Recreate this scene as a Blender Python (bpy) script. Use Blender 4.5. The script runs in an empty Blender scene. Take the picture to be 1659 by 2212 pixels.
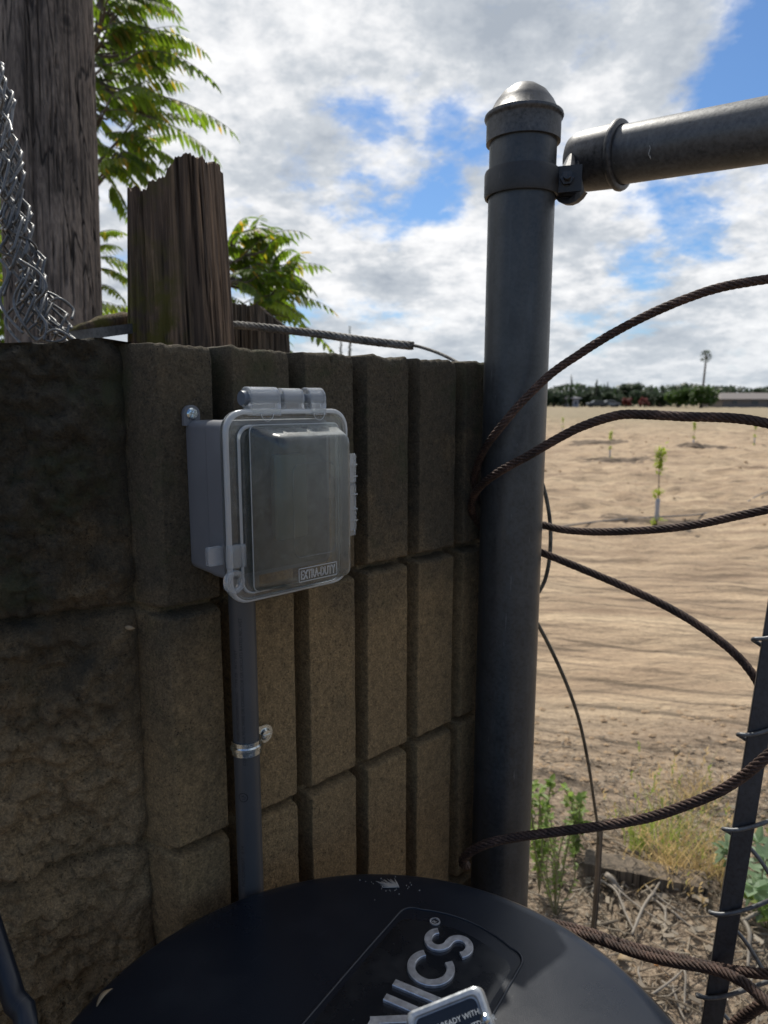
import bpy, math, random
import numpy as np
from mathutils import Vector, Matrix, noise
R = math.radians
SC = bpy.context.scene
COL = SC.collection
random.seed(7)

# ------------------------------------------------------------ camera, sky, sun, exposure
CAMH = 1.30
PITCH = 8.9
FPX = 1534.0                       # focal length in pixels of a 1659 x 2212 picture
cd = bpy.data.cameras.new('camera'); cam = bpy.data.objects.new('camera', cd); COL.objects.link(cam)
cam.location = (0, 0, CAMH); cam.rotation_euler = (R(90-PITCH), 0, 0)
cd.sensor_fit = 'VERTICAL'; cd.sensor_height = 34.6; cd.sensor_width = 26
cd.lens = FPX*34.6/2212; cd.clip_start = .02; cd.clip_end = 3000
cd.dof.use_dof = True; cd.dof.focus_distance = .54; cd.dof.aperture_fstop = 11.5
SC.camera = cam
SUN_EL, SUN_AZ = 56, -12           # azimuth from +Y, negative = to the left
sx = math.sin(R(SUN_AZ))*math.cos(R(SUN_EL)); sy = math.cos(R(SUN_AZ))*math.cos(R(SUN_EL)); sz = math.sin(R(SUN_EL))
sd = bpy.data.lights.new('sun', 'SUN'); sd.energy = 4.2; sd.angle = R(.5); sd.color = (1, .95, .86)
sun = bpy.data.objects.new('sun', sd); COL.objects.link(sun)
sun.rotation_euler = Vector((sx, sy, sz)).to_track_quat('Z', 'Y').to_euler(); sun.location = (0, 0, 30)
SC.view_settings.view_transform = 'Standard'; SC.view_settings.look = 'None'
SC.view_settings.exposure = 0.0; SC.view_settings.gamma = 1

class NT:                           # small node-tree helper
    def __init__(s, t): s.t = t; s.n = t.nodes; s.l = t.links
    def add(s, typ, ins=None, **kw):
        n = s.n.new(typ)
        for k, v in kw.items(): setattr(n, k, v)
        for k, v in (ins or {}).items():
            if hasattr(v, 'is_output') or isinstance(v, bpy.types.NodeSocket): s.l.new(v, n.inputs[k])
            else: n.inputs[k].default_value = v
        return n
    def math(s, op, a, b=0.0, clamp=False):
        return s.add('ShaderNodeMath', {0: a, 1: b}, operation=op, use_clamp=clamp).outputs[0]
    def vmath(s, op, a, b=(0, 0, 0)):
        n = s.add('ShaderNodeVectorMath', {0: a, 1: b}, operation=op)
        return n.outputs['Value'] if op == 'DOT_PRODUCT' else n.outputs[0]
    def noise(s, vec, scale, detail=5, rough=.55, dist=0.0):
        return s.add('ShaderNodeTexNoise', {'Vector': vec, 'Scale': scale, 'Detail': detail, 'Roughness': rough, 'Distortion': dist}).outputs['Fac']
    def ramp(s, fac, stops, interp='LINEAR'):
        n = s.add('ShaderNodeValToRGB', {'Fac': fac}); cr = n.color_ramp; cr.interpolation = interp
        while len(cr.elements) < len(stops): cr.elements.new(.5)
        for e, (p, c) in zip(cr.elements, stops):
            e.position = p; e.color = (c, c, c, 1) if isinstance(c, (int, float)) else (*c, 1)
        return n.outputs['Color']
    def mix(s, fac, a, b, blend='MIX'):
        n = s.n.new('ShaderNodeMix'); n.data_type = 'RGBA'; n.blend_type = blend
        for i, v in ((0, fac), (6, a), (7, b)):
            if isinstance(v, bpy.types.NodeSocket): s.l.new(v, n.inputs[i])
            else: n.inputs[i].default_value = (*v, 1) if isinstance(v, tuple) and len(v) == 3 else v
        return n.outputs[2]
    def scale(s, vec, v):
        return s.add('ShaderNodeVectorMath', {0: vec, 1: v}, operation='MULTIPLY').outputs[0]

def pxdir(x, y):
    u = (x-829.5)/FPX; v = (1106-y)/FPX; c = math.cos(R(PITCH)); s = math.sin(R(PITCH))
    return Vector((u, c+v*s, v*c-s)).normalized()

w = bpy.data.worlds.new('World'); SC.world = w; w.use_nodes = True
nt = NT(w.node_tree); nt.n.clear()
geo = nt.add('ShaderNodeTexCoord').outputs['Generated']
sky = nt.add('ShaderNodeTexSky', sky_type='NISHITA', sun_disc=False, sun_elevation=R(SUN_EL), sun_rotation=R(SUN_AZ),
             air_density=1.0, dust_density=.6, ozone_density=2.0)
skyc = nt.mix(1.0, sky.outputs[0], (.066, .090, .115), 'MULTIPLY')
sep = nt.add('ShaderNodeSeparateXYZ', {0: geo})
den = nt.math('ADD', nt.math('MAXIMUM', sep.outputs[2], 0.0), .30)
pv = nt.add('ShaderNodeCombineXYZ', {0: nt.math('DIVIDE', sep.outputs[0], den), 1: nt.math('DIVIDE', sep.outputs[1], den), 2: 0.37}).outputs[0]
n1 = nt.noise(pv, 2.3, 10, .60, .1)
n2 = nt.noise(nt.vmath('ADD', pv, (3.1, 1.7, 0)), 6.5, 9, .66, .1)
base = nt.math('ADD', nt.math('MULTIPLY', n1, .62), nt.math('MULTIPLY', n2, .38))
base = nt.math('ADD', nt.math('MULTIPLY', nt.math('SUBTRACT', base, .5), 1.35), .5)
bias = None                          # where the photograph has blue gaps (-) and cloud banks (+), as directions in the sky
for (x, y, r, a) in ((900, 335, 7.0, -.13), (720, 335, 6.5, -.15), (800, 390, 7, -.08), (1180, 300, 6, -.13), (1640, 130, 9.5, -.30), (1480, 10, 5, .12), (1659, 10, 4, .10), (950, 430, 3, -.08), (1130, 420, 3, -.06), (1400, 440, 6, -.14),
                     (1290, 40, 4, -.06), (1560, 260, 3, -.08), (560, 360, 5, -.1), (1020, 250, 4, -.12), (1500, 440, 4, -.1),
                     (640, 120, 15, .16), (1000, 520, 14, .10), (1330, 170, 7, .13), (1500, 600, 12, .09), (800, 640, 9, .03), (1560, 330, 5, .08), (640, 700, 6, -.05), (860, 600, 7, -.07), (1420, 560, 6, -.06), (1600, 470, 5, -.05), (1300, 620, 5, -.05), (1330, 330, 4, .03)):
    d = nt.vmath('DOT_PRODUCT', geo, tuple(pxdir(x, y)))
    m = nt.add('ShaderNodeMapRange', {0: d, 1: math.cos(R(r)), 2: 1.0, 3: 0.0, 4: a}, interpolation_type='SMOOTHSTEP').outputs[0]
    bias = m if bias is None else nt.math('ADD', bias, m)
back = nt.add('ShaderNodeMapRange', {0: sep.outputs[1], 1: -.55, 2: .05, 3: -.13, 4: .05}, interpolation_type='SMOOTHSTEP').outputs[0]
cov = nt.math('ADD', nt.math('ADD', base, bias), back)
mask = nt.ramp(cov, [(.38, 0.0), (.44, .30), (.49, .78), (.55, 1.0)])
thick = nt.ramp(nt.math('ADD', nt.math('MULTIPLY', nt.noise(nt.vmath('ADD', pv, (-.10, .16, .3)), 3.2, 9, .62, .1), .68), nt.math('MULTIPLY', nt.noise(pv, 13, 7, .65, .1), .32)),
                [(.38, (1.08, 1.08, 1.08)), (.46, (.90, .91, .93)), (.54, (.62, .66, .71)), (.66, (.42, .47, .54))])
cl = nt.mix(mask, skyc, thick)
cl = nt.mix(nt.math('MULTIPLY', nt.math('SUBTRACT', 1.0, nt.ramp(sep.outputs[2], [(0.0, 0.0), (.16, 1.0)])), .45), cl, (.56, .63, .70))
bg = nt.add('ShaderNodeBackground', {'Color': cl, 'Strength': 1.0})
nt.add('ShaderNodeOutputWorld', {'Surface': bg.outputs[0]})

# ------------------------------------------------------------ helpers
CP, SP = math.cos(R(PITCH)), math.sin(R(PITCH))
def px(x, y, zc):                    # picture point + depth -> world point
    u = (x-829.5)/FPX*zc; v = (1106-y)/FPX*zc
    return Vector((u, zc*CP+v*SP, CAMH+v*CP-zc*SP))
def pground(x, y, z=0.0):            # picture point on a horizontal plane
    v = (1106-y)/FPX; r = (v*CP-SP)/(CP+v*SP); Y = (z-CAMH)/r
    return Vector(((x-829.5)/FPX*(Y*CP-(z-CAMH)*SP), Y, z))
def setp(o, label=None, cat=None, group=None, kind=None):
    for k, v in (('label', label), ('category', cat), ('group', group), ('kind', kind)):
        if v: o[k] = v
    return o
INV = {}
def thing(name, label, cat, loc=(0, 0, 0), rz=0.0, group=None):
    o = bpy.data.objects.new(name, None); COL.objects.link(o); o.empty_display_size = .05
    o.location = loc; o.rotation_euler = (0, 0, rz)
    INV[o] = (Matrix.Translation(Vector(loc)) @ Matrix.Rotation(rz, 4, 'Z')).inverted()
    return setp(o, label, cat, group)
def mesh(name, V, F, mat, parent=None, smooth=True, world=True, label=None):
    """one mesh object; V in world coordinates unless world=False (then local to parent)"""
    me = bpy.data.meshes.new(name); V = np.asarray(V, dtype=np.float64).reshape(-1, 3)
    o = bpy.data.objects.new(name, me); COL.objects.link(o)
    if parent is not None:
        o.parent = parent
        if world:
            M = np.array(INV[parent]); V = V @ M[:3, :3].T + M[:3, 3]
        INV[o] = INV[parent]
    else:
        c = np.array([(V[:, 0].min()+V[:, 0].max())/2, (V[:, 1].min()+V[:, 1].max())/2, V[:, 2].min()])
        V = V-c; o.location = c; INV[o] = Matrix.Translation(Vector(c)).inverted()
    me.from_pydata(V.tolist(), [], [tuple(f) for f in F])
    if smooth: me.polygons.foreach_set('use_smooth', [True]*len(me.polygons))
    me.materials.append(mat); me.update()
    if label: o['label'] = label
    return o
def sharp(o, deg=35):
    me = o.data
    try: me.set_sharp_from_angle(angle=R(deg))
    except Exception: pass
    return o
class MB:
    def __init__(s): s.V = []; s.F = []
    def add(s, V, F):
        b = len(s.V); s.V += [tuple(v) for v in V]; s.F += [tuple(i+b for i in f) for f in F]; return s
    def box(s, lo, hi, M=None):
        V = [Vector((x, y, z)) for x in (lo[0], hi[0]) for y in (lo[1], hi[1]) for z in (lo[2], hi[2])]
        if M is not None: V = [M @ v for v in V]
        return s.add(V, [(0, 1, 3, 2), (4, 6, 7, 5), (0, 4, 5, 1), (2, 3, 7, 6), (0, 2, 6, 4), (1, 5, 7, 3)])
    def tube(s, pts, rad, n=8, caps=True, flat=1.0):
        pts = [Vector(p) for p in pts]; m = len(pts)
        if not hasattr(rad, '__len__'): rad = [rad]*m
        fr = frames(pts); V = []; F = []
        for p, (t, a, b), r in zip(pts, fr, rad):
            for k in range(n):
                q = 2*math.pi*k/n; V.append(p+a*(r*math.cos(q))+b*(r*flat*math.sin(q)))
        for i in range(m-1):
            for k in range(n):
                k2 = (k+1) % n; F.append((i*n+k, i*n+k2, (i+1)*n+k2, (i+1)*n+k))
        if caps: F.append(tuple(reversed(range(n)))); F.append(tuple(range((m-1)*n, m*n)))
        return s.add(V, F)
    def rev(s, prof, axis_o, axis_d, n=48, cap0=True, cap1=True):     # prof: (radius, height along axis)
        d = Vector(axis_d).normalized(); a = d.orthogonal().normalized(); b = d.cross(a); o = Vector(axis_o); V = []; F = []
        for r, h in prof:
            for k in range(n):
                q = 2*math.pi*k/n; V.append(o+d*h+a*(r*math.cos(q))+b*(r*math.sin(q)))
        for i in range(len(prof)-1):
            for k in range(n):
                k2 = (k+1) % n; F.append((i*n+k, i*n+k2, (i+1)*n+k2, (i+1)*n+k))
        if cap0: F.append(tuple(reversed(range(n))))
        if cap1: F.append(tuple(range((len(prof)-1)*n, len(prof)*n)))
        return s.add(V, F)
    def loft(s, loops, cap0=False, cap1=False):
        n = len(loops[0]); V = [v for l in loops for v in l]; F = []
        for i in range(len(loops)-1):
            for k in range(n):
                k2 = (k+1) % n; F.append((i*n+k, i*n+k2, (i+1)*n+k2, (i+1)*n+k))
        if cap0: F.append(tuple(reversed(range(n))))
        if cap1: F.append(tuple(range((len(loops)-1)*n, len(loops)*n)))
        return s.add(V, F)
    def build(s, name, mat, parent=None, smooth=True, world=True, label=None, ang=None):
        o = mesh(name, s.V, s.F, mat, parent, smooth, world, label)
        if ang: sharp(o, ang)
        return o
def frames(pts):
    m = len(pts); out = []; a = None
    for i in range(m):
        t = (pts[min(i+1, m-1)]-pts[max(i-1, 0)])
        t = t.normalized() if t.length > 1e-9 else Vector((0, 0, 1))
        if a is None: a = t.orthogonal().normalized()
        else:
            a = a-t*a.dot(t); a = a.normalized() if a.length > 1e-6 else t.orthogonal().normalized()
        out.append((t, a, t.cross(a)))
    return out
def spline(P, step):
    P = [Vector(p) for p in P]; Q = [2*P[0]-P[1]]+P+[2*P[-1]-P[-2]]; out = []
    for i in range(1, len(Q)-2):
        a, b, c, d = Q[i-1:i+3]; n = max(1, int((c-b).length/step))
        for k in range(n):
            t = k/n
            out.append(.5*((2*b)+(c-a)*t+(2*a-5*b+4*c-d)*t*t+(3*b-a-3*c+d)*t*t*t))
    out.append(P[-1].copy()); return out
def rrect(t0, t1, z0, z1, r, d, n=6, lean=0.0):    # rounded rectangle loop in the wall frame (t, -d, z)
    L = []
    for cx, cz, a0 in ((t1-r, z0+r, -90), (t1-r, z1-r, 0), (t0+r, z1-r, 90), (t0+r, z0+r, 180)):
        for k in range(n+1):
            a = R(a0+90*k/n); L.append(Vector((cx+r*math.cos(a), -d, cz+r*math.sin(a))))
    return L
def text_mesh(txt, size, extrude=0.0, res=3):
    cu = bpy.data.curves.new('t', 'FONT'); cu.body = txt; cu.size = size; cu.extrude = extrude; cu.resolution_u = res
    o = bpy.data.objects.new('t', cu); COL.objects.link(o); dg = bpy.context.evaluated_depsgraph_get()
    me = bpy.data.meshes.new_from_object(o.evaluated_get(dg))
    V = [v.co.copy() for v in me.vertices]; F = [tuple(p.vertices) for p in me.polygons]
    bpy.data.objects.remove(o); bpy.data.meshes.remove(me); bpy.data.curves.remove(cu)
    return V, F
def fbm(x, y, z, o=5, h=1.0): return noise.fractal(Vector((x, y, z)), h, 2.0, o)

def material(name, fn, **kw):
    m = bpy.data.materials.new(name); m.use_nodes = True; n = NT(m.node_tree); n.n.clear()
    out = n.add('ShaderNodeOutputMaterial'); sh = fn(n)
    n.l.new(sh, out.inputs['Surface']); return m
def princ(n, color, rough=.8, metal=0.0, bump=None, bdist=.001, bstr=1.0, **kw):
    ins = {'Base Color': (*color, 1) if isinstance(color, tuple) else color, 'Roughness': rough, 'Metallic': metal}
    ins.update(kw)
    if bump is not None: ins['Normal'] = n.add('ShaderNodeBump', {'Height': bump, 'Distance': bdist, 'Strength': bstr}).outputs[0]
    return n.add('ShaderNodeBsdfPrincipled', ins).outputs[0]
def OC(n): return n.add('ShaderNodeTexCoord').outputs['Object']
def WP(n): return n.add('ShaderNodeNewGeometry').outputs['Position']

# ------------------------------------------------------------ materials
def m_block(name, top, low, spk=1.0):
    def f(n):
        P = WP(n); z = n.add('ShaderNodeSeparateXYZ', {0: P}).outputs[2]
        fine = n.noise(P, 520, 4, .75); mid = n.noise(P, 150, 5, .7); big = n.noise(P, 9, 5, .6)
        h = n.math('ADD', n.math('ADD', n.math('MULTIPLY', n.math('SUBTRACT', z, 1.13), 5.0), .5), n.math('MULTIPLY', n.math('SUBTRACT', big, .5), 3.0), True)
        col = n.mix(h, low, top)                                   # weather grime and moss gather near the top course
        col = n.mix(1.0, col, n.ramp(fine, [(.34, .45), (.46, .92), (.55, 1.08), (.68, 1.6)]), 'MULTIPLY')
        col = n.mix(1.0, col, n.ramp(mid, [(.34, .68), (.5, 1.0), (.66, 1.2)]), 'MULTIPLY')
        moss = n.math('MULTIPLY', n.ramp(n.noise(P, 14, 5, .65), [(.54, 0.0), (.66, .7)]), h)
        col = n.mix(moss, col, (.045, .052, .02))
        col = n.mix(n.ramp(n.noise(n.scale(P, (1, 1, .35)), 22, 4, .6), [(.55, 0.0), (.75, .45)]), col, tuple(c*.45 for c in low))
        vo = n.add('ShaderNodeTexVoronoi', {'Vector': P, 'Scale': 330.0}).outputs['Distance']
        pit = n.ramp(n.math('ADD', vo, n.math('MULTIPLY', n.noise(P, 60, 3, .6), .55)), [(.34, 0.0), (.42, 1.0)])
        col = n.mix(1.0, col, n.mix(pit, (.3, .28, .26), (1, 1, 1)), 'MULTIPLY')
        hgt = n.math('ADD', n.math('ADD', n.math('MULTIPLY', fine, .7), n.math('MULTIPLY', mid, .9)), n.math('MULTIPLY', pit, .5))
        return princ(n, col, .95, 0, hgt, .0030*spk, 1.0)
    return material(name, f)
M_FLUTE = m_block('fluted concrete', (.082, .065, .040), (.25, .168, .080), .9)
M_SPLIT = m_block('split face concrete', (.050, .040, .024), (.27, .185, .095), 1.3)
def m_wood(name, dark, light, warm, scale=1.0, sc=1.0, knots=()):
    def f(n):
        P = OC(n)
        g = n.noise(n.scale(P, (60*sc, 60*sc, 1.8*sc)), scale, 7, .65, .9)
        g2 = n.noise(n.scale(P, (340*sc, 340*sc, 7*sc)), scale, 4, .6, .2)
        cr = n.noise(n.scale(P, (15*sc, 15*sc, .55*sc)), scale, 3, .45, .5)
        col = n.ramp(g, [(.30, dark), (.50, light), (.72, warm)])
        col = n.mix(1.0, col, n.ramp(g2, [(.35, .6), (.6, 1.15)]), 'MULTIPLY')
        crk = n.ramp(n.math('ABSOLUTE', n.math('SUBTRACT', cr, .5)), [(0.0, 0.0), (.006, .15), (.011, 1.0)])
        col = n.mix(1.0, col, n.mix(crk, (.10, .085, .075), (1, 1, 1)), 'MULTIPLY')
        for (kx, ky, kz, kr) in knots:
            dv_ = n.scale(n.vmath('SUBTRACT', WP(n), (kx, ky, kz)), (1, .6, .7)); ln_ = n.add('ShaderNodeVectorMath', {0: dv_}, operation='LENGTH').outputs['Value']
            kk = n.math('ADD', ln_, n.math('MULTIPLY', n.noise(P, 90, 3, .6), kr*.35))
            col = n.mix(1.0, col, n.ramp(n.math('DIVIDE', kk, kr*2.0), [(.30, .12), (.52, .35), (.60, .95), (.72, .6), (.85, 1.0)]), 'MULTIPLY')
        blot = n.noise(P, 7*sc, 4, .6)
        col = n.mix(1.0, col, n.ramp(blot, [(.35, .68), (.65, 1.18)]), 'MULTIPLY')
        hh = n.math('ADD', n.math('ADD', n.math('MULTIPLY', g, .6), n.math('MULTIPLY', g2, .35)), n.math('MULTIPLY', crk, .5))
        return princ(n, col, .9, 0, hh, .004/sc, .9)
    return material(name, f)
M_POLE = m_wood('weathered pole wood', (.050, .039, .031), (.165, .130, .105), (.25, .20, .16), knots=((*px(143, 32, 1.47), .017), (*px(135, 262, 1.46), .010), (*px(205, 275, 1.50), .008)))
def f_stub(n):
    P = OC(n)
    g = n.noise(n.scale(P, (75, 75, 3.0)), 1, 7, .68, 1.2); g2 = n.noise(n.scale(P, (380, 380, 8)), 1, 4, .6)
    col = n.ramp(g, [(.30, (.020, .013, .009)), (.5, (.095, .062, .040)), (.72, (.25, .16, .095))])
    col = n.mix(1.0, col, n.ramp(g2, [(.35, .6), (.6, 1.2)]), 'MULTIPLY')
    z = n.add('ShaderNodeSeparateXYZ', {0: P}); zz = z.outputs[2]
    ms = n.math('MULTIPLY', n.ramp(n.noise(P, 28, 4, .6), [(.50, 0.0), (.66, .6)]), n.ramp(z.outputs[0], [(.0, 1.0), (.02, 0.0)]))
    ms = n.math('ADD', ms, n.math('MULTIPLY', n.ramp(n.noise(P, 40, 4, .6), [(.40, 0.0), (.58, .8)]), n.math('MULTIPLY', n.add('ShaderNodeMapRange', {0: z.outputs[2], 1: 1.02, 2: 1.13, 3: 1.3, 4: 0.0}).outputs[0], n.ramp(z.outputs[0], [(.0, 1.0), (.03, 0.0)]))), True)
    col = n.mix(ms, col, (.085, .072, .010))
    return princ(n, col, .92, 0, n.math('ADD', g, n.math('MULTIPLY', g2, .4)), .004, 1.0)
M_STUB = material('rotting post wood', f_stub)
M_BOARD = m_wood('old board wood', (.05, .04, .03), (.16, .125, .09), (.26, .2, .14))
def m_galv(name, c, metal, rough, sp=.35, d=.0004):
    def f(n):
        P = WP(n); a = n.noise(P, 260, 4, .65); b = n.noise(P, 35, 4, .6)
        st = n.noise(n.scale(P, (60, 60, 6)), 1.5, 4, .6)
        col = n.mix(1.0, c, n.ramp(a, [(.35, 1-sp), (.5, 1.0), (.68, 1+sp*.8)]), 'MULTIPLY')
        col = n.mix(1.0, col, n.ramp(b, [(.3, .8), (.7, 1.15)]), 'MULTIPLY')
        col = n.mix(n.ramp(n.noise(n.scale(P, (420, 420, 38)), 1, 3, .6), [(.70, 0.0), (.74, .5)]), col, tuple(min(1, x*3.2) for x in c))
        col = n.mix(n.ramp(st, [(.56, 0.0), (.72, .35)]), col, tuple(min(1, x*1.9) for x in c))
        col = n.mix(n.ramp(n.noise(P, 90, 3, .6), [(.70, 0.0), (.76, .5)]), col, (.035, .03, .026))
        return princ(n, col, n.ramp(a, [(.3, rough-.1), (.7, rough+.12)]), metal, n.math('ADD', n.math('MULTIPLY', a, .4), b), d, .6)
    return material(name, f)
M_POST = m_galv('dull galvanised pipe', (.056, .060, .063), .3, .40, .22)
M_RAIL = m_galv('grey galvanised rail', (.088, .091, .095), .35, .42, .25)
M_CAP = m_galv('cast aluminium fitting', (.078, .078, .080), .55, .45, .4, .0004)
M_BAND = m_galv('dark steel band', (.045, .046, .048), .5, .5, .2)
M_BOLT = m_galv('dark steel bolt', (.07, .07, .075), .8, .45, .3)
M_ZINC = m_galv('bright zinc steel', (.62, .68, .70), 1.0, .22, .12, .0002)
M_CWIRE = m_galv('galvanised wire', (.13, .132, .135), .45, .45, .35)
M_TBAR = m_galv('dark tension bar', (.055, .055, .06), .5, .5, .25)
def m_rust(name, a, b, c):
    def f(n):
        P = WP(n); k = n.noise(P, 420, 4, .65); q = n.noise(P, 40, 4, .6)
        col = n.mix(1.0, n.ramp(k, [(.3, a), (.52, b), (.72, c)]), n.ramp(q, [(.35, .45), (.65, 1.5)]), 'MULTIPLY')
        return princ(n, col, .72, .25, k, .0005, .8)
    return material(name, f)
M_ROPE = m_rust('rusty wire rope', (.020, .011, .009), (.055, .032, .024), (.14, .085, .062))
M_ROPE2 = m_rust('grey wire rope', (.05, .045, .04), (.15, .14, .125), (.32, .30, .27))
M_THIN = m_rust('dull thin cable', (.05, .047, .035), (.11, .10, .08), (.2, .185, .15))
def f_plain(c, rough, bump=0.0, sc=900, metal=0.0, **kw):
    def f(n):
        P = WP(n); a = n.noise(P, sc, 3, .6); b = n.noise(P, 12, 4, .6)
        col = n.mix(1.0, c, n.ramp(b, [(.3, .85), (.7, 1.12)]), 'MULTIPLY')
        return princ(n, col, rough, metal, a if bump else None, bump, .6, **kw)
    return f
M_PVCBOX = material('grey pvc box', f_plain((.160, .165, .178), .45, .0001))
M_PVC = material('grey pvc conduit', f_plain((.058, .059, .062), .42, .0001))
M_INK = material('printing ink', f_plain((.012, .012, .016), .6))
def f_inner(n):
    P = WP(n); return princ(n, n.ramp(n.noise(P, 85, 6, .65, .6), [(.36, (.012, .015, .013)), (.55, (.06, .07, .062)), (.72, (.14, .15, .14))]), .45)
M_BLACKP = material('mottled dark inner plastic', f_inner)
M_GREYP = material('grey hinge pin plastic', f_plain((.10, .12, .15), .4))
def f_lid(n):
    P = WP(n); a = n.noise(P, 1500, 2, .6); d = n.noise(P, 330, 4, .7); b = n.noise(P, 16, 5, .62)
    col = n.mix(n.ramp(d, [(.70, 0.0), (.76, .55)]), (.007, .010, .017), (.20, .19, .17))   # specks of dust
    col = n.mix(n.ramp(b, [(.5, 0.0), (.78, .10)]), col, (.07, .08, .09))
    sc_ = n.noise(n.scale(n.add('ShaderNodeMapping', {0: P, 2: (0, 0, .7)}).outputs[0], (900, 22, 1)), 1, 2, .5)
    col = n.mix(n.ramp(sc_, [(.74, 0.0), (.78, .35)]), col, (.12, .125, .13))
    return princ(n, col, n.ramp(b, [(.3, .26), (.7, .36)]), 0, a, .00018, .5)
M_LID = material('black textured lid plastic', f_lid)
def f_badge(n):
    P = WP(n); d = n.noise(P, 300, 4, .7); b = n.noise(P, 30, 5, .62)
    col = n.mix(n.ramp(d, [(.68, 0.0), (.75, .5)]), (.006, .008, .012), (.2, .2, .19))
    col = n.mix(n.ramp(b, [(.5, 0.0), (.8, .12)]), col, (.12, .12, .12))
    return princ(n, col, n.ramp(b, [(.3, .2), (.7, .34)]), 0)
M_BADGE = material('glossy black badge', f_badge)
M_CHROME = m_galv('brushed chrome lettering', (.55, .56, .60), .8, .38, .15, .0001)
def m_leaf(name, c1, c2, c3, tr):
    def f(n):
        P = WP(n); g = n.add('ShaderNodeNewGeometry'); ri = g.outputs['Random Per Island']
        col = n.ramp(ri, [(0.0, c1), (.55, c2), (.90, c2), (1.0, c3)])
        col = n.mix(1.0, col, n.ramp(n.noise(P, 3.2, 3, .5), [(.35, .7), (.65, 1.25)]), 'MULTIPLY')
        d = princ(n, col, .5)
        t = n.add('ShaderNodeBsdfTranslucent', {'Color': n.mix(1.0, col, tr, 'MULTIPLY')}).outputs[0]
        return n.add('ShaderNodeMixShader', {0: .5, 1: d, 2: t}).outputs[0]
    return material(name, f)
M_LEAF = m_leaf('pinnate leaves', (.045, .075, .012), (.085, .135, .018), (.30, .19, .03), (2.9, 2.9, 1.2))
M_LEAFY = m_leaf('young yellow leaves', (.08, .13, .015), (.14, .19, .02), (.30, .20, .03), (2.2, 2.4, 1.2))
M_WEED = m_leaf('weed leaves', (.16, .24, .06), (.26, .34, .10), (.42, .44, .20), (1.7, 1.9, 1.2))
M_PALEW = m_leaf('pale weed leaves', (.22, .34, .18), (.30, .42, .26), (.4, .5, .35), (1.2, 1.2, 1))
M_STRAW = m_leaf('dry grass', (.36, .25, .12), (.58, .43, .24), (.26, .30, .08), (1.2, 1.2, 1))
M_GGRASS = m_leaf('green grass', (.16, .22, .04), (.26, .30, .08), (.45, .38, .16), (1.3, 1.4, 1))
M_FAR1 = m_leaf('far dark foliage', (.030, .052, .024), (.045, .075, .032), (.06, .09, .04), (1.2, 1.3, 1))
M_FAR2 = m_leaf('far bright foliage', (.045, .085, .015), (.07, .125, .02), (.09, .14, .03), (1.5, 1.6, 1))
M_RED = m_leaf('far red flowers', (.16, .03, .03), (.22, .06, .05), (.07, .1, .03), (1.2, 1, 1))
M_BARK = material('grey brown bark', f_plain((.10, .08, .06), .9, .003, 60))
M_TWIG = m_leaf('bleached twigs', (.26, .21, .16), (.46, .40, .33), (.62, .57, .50), (.1, .1, .1))
M_LITTER = m_leaf('dry litter', (.20, .15, .10), (.50, .42, .32), (.66, .46, .28), (.3, .3, .3))
def m_simple(name, c, rough=.8): return material(name, f_plain(c, rough))
def m_clear(name, tint, op0, op1, rough, body, mott=0.0):   # moulded polycarbonate: see-through face on, milkier where the sight line runs through more plastic
    def f(n):
        P = WP(n); a = n.noise(P, 1300, 2, .6)
        nb = n.add('ShaderNodeBump', {'Height': a, 'Distance': .0003, 'Strength': .5}).outputs[0]
        lw = n.add('ShaderNodeLayerWeight', {'Blend': .45}).outputs['Facing']
        op = n.math('ADD', n.math('MULTIPLY', n.math('POWER', lw, 2.0), op1), op0)
        if mott: op = n.math('MULTIPLY', op, n.ramp(n.noise(P, 70, 5, .65), [(.35, 1-mott), (.65, 1+mott)]), True)
        tr = n.add('ShaderNodeBsdfTransparent', {'Color': (*tint, 1)}).outputs[0]
        df = n.add('ShaderNodeBsdfDiffuse', {'Color': (*body, 1), 'Normal': nb}).outputs[0]
        tl = n.add('ShaderNodeBsdfTranslucent', {'Color': (*body, 1), 'Normal': nb}).outputs[0]
        m0 = n.add('ShaderNodeMixShader', {0: .5, 1: df, 2: tl}).outputs[0]
        m1 = n.add('ShaderNodeMixShader', {0: op, 1: tr, 2: m0}).outputs[0]
        gl = n.add('ShaderNodeBsdfGlossy', {'Color': (1, 1, 1, 1), 'Roughness': rough, 'Normal': nb}).outputs[0]
        fr = n.add('ShaderNodeFresnel', {'IOR': 1.62, 'Normal': nb}).outputs[0]
        return n.add('ShaderNodeMixShader', {0: n.math('MULTIPLY', fr, 1.3, True), 1: m1, 2: gl}).outputs[0]
    return material(name, f)
M_COVER = m_clear('frosted clear cover', (.70, .76, .72), .07, 1.0, .26, (.50, .54, .52), .5)
M_FLANGE = m_clear('clear flange plastic', (.78, .82, .83), .10, .55, .13, (.60, .65, .67), .3)
M_EDGE = m_clear('whitened moulded edges', (.85, .88, .9), .60, .6, .10, (.95, .97, .98))  # milky near-white body puts the edge highlights into the colour
def f_glass(n):
    P = WP(n); a = n.noise(P, 900, 2, .6)
    return princ(n, (.90, .93, .95), .10, 0, a, .0002, .5, **{'Transmission Weight': .82, 'IOR': 1.52})
M_GLASS = material('clear hinge plastic', f_glass)

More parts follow.
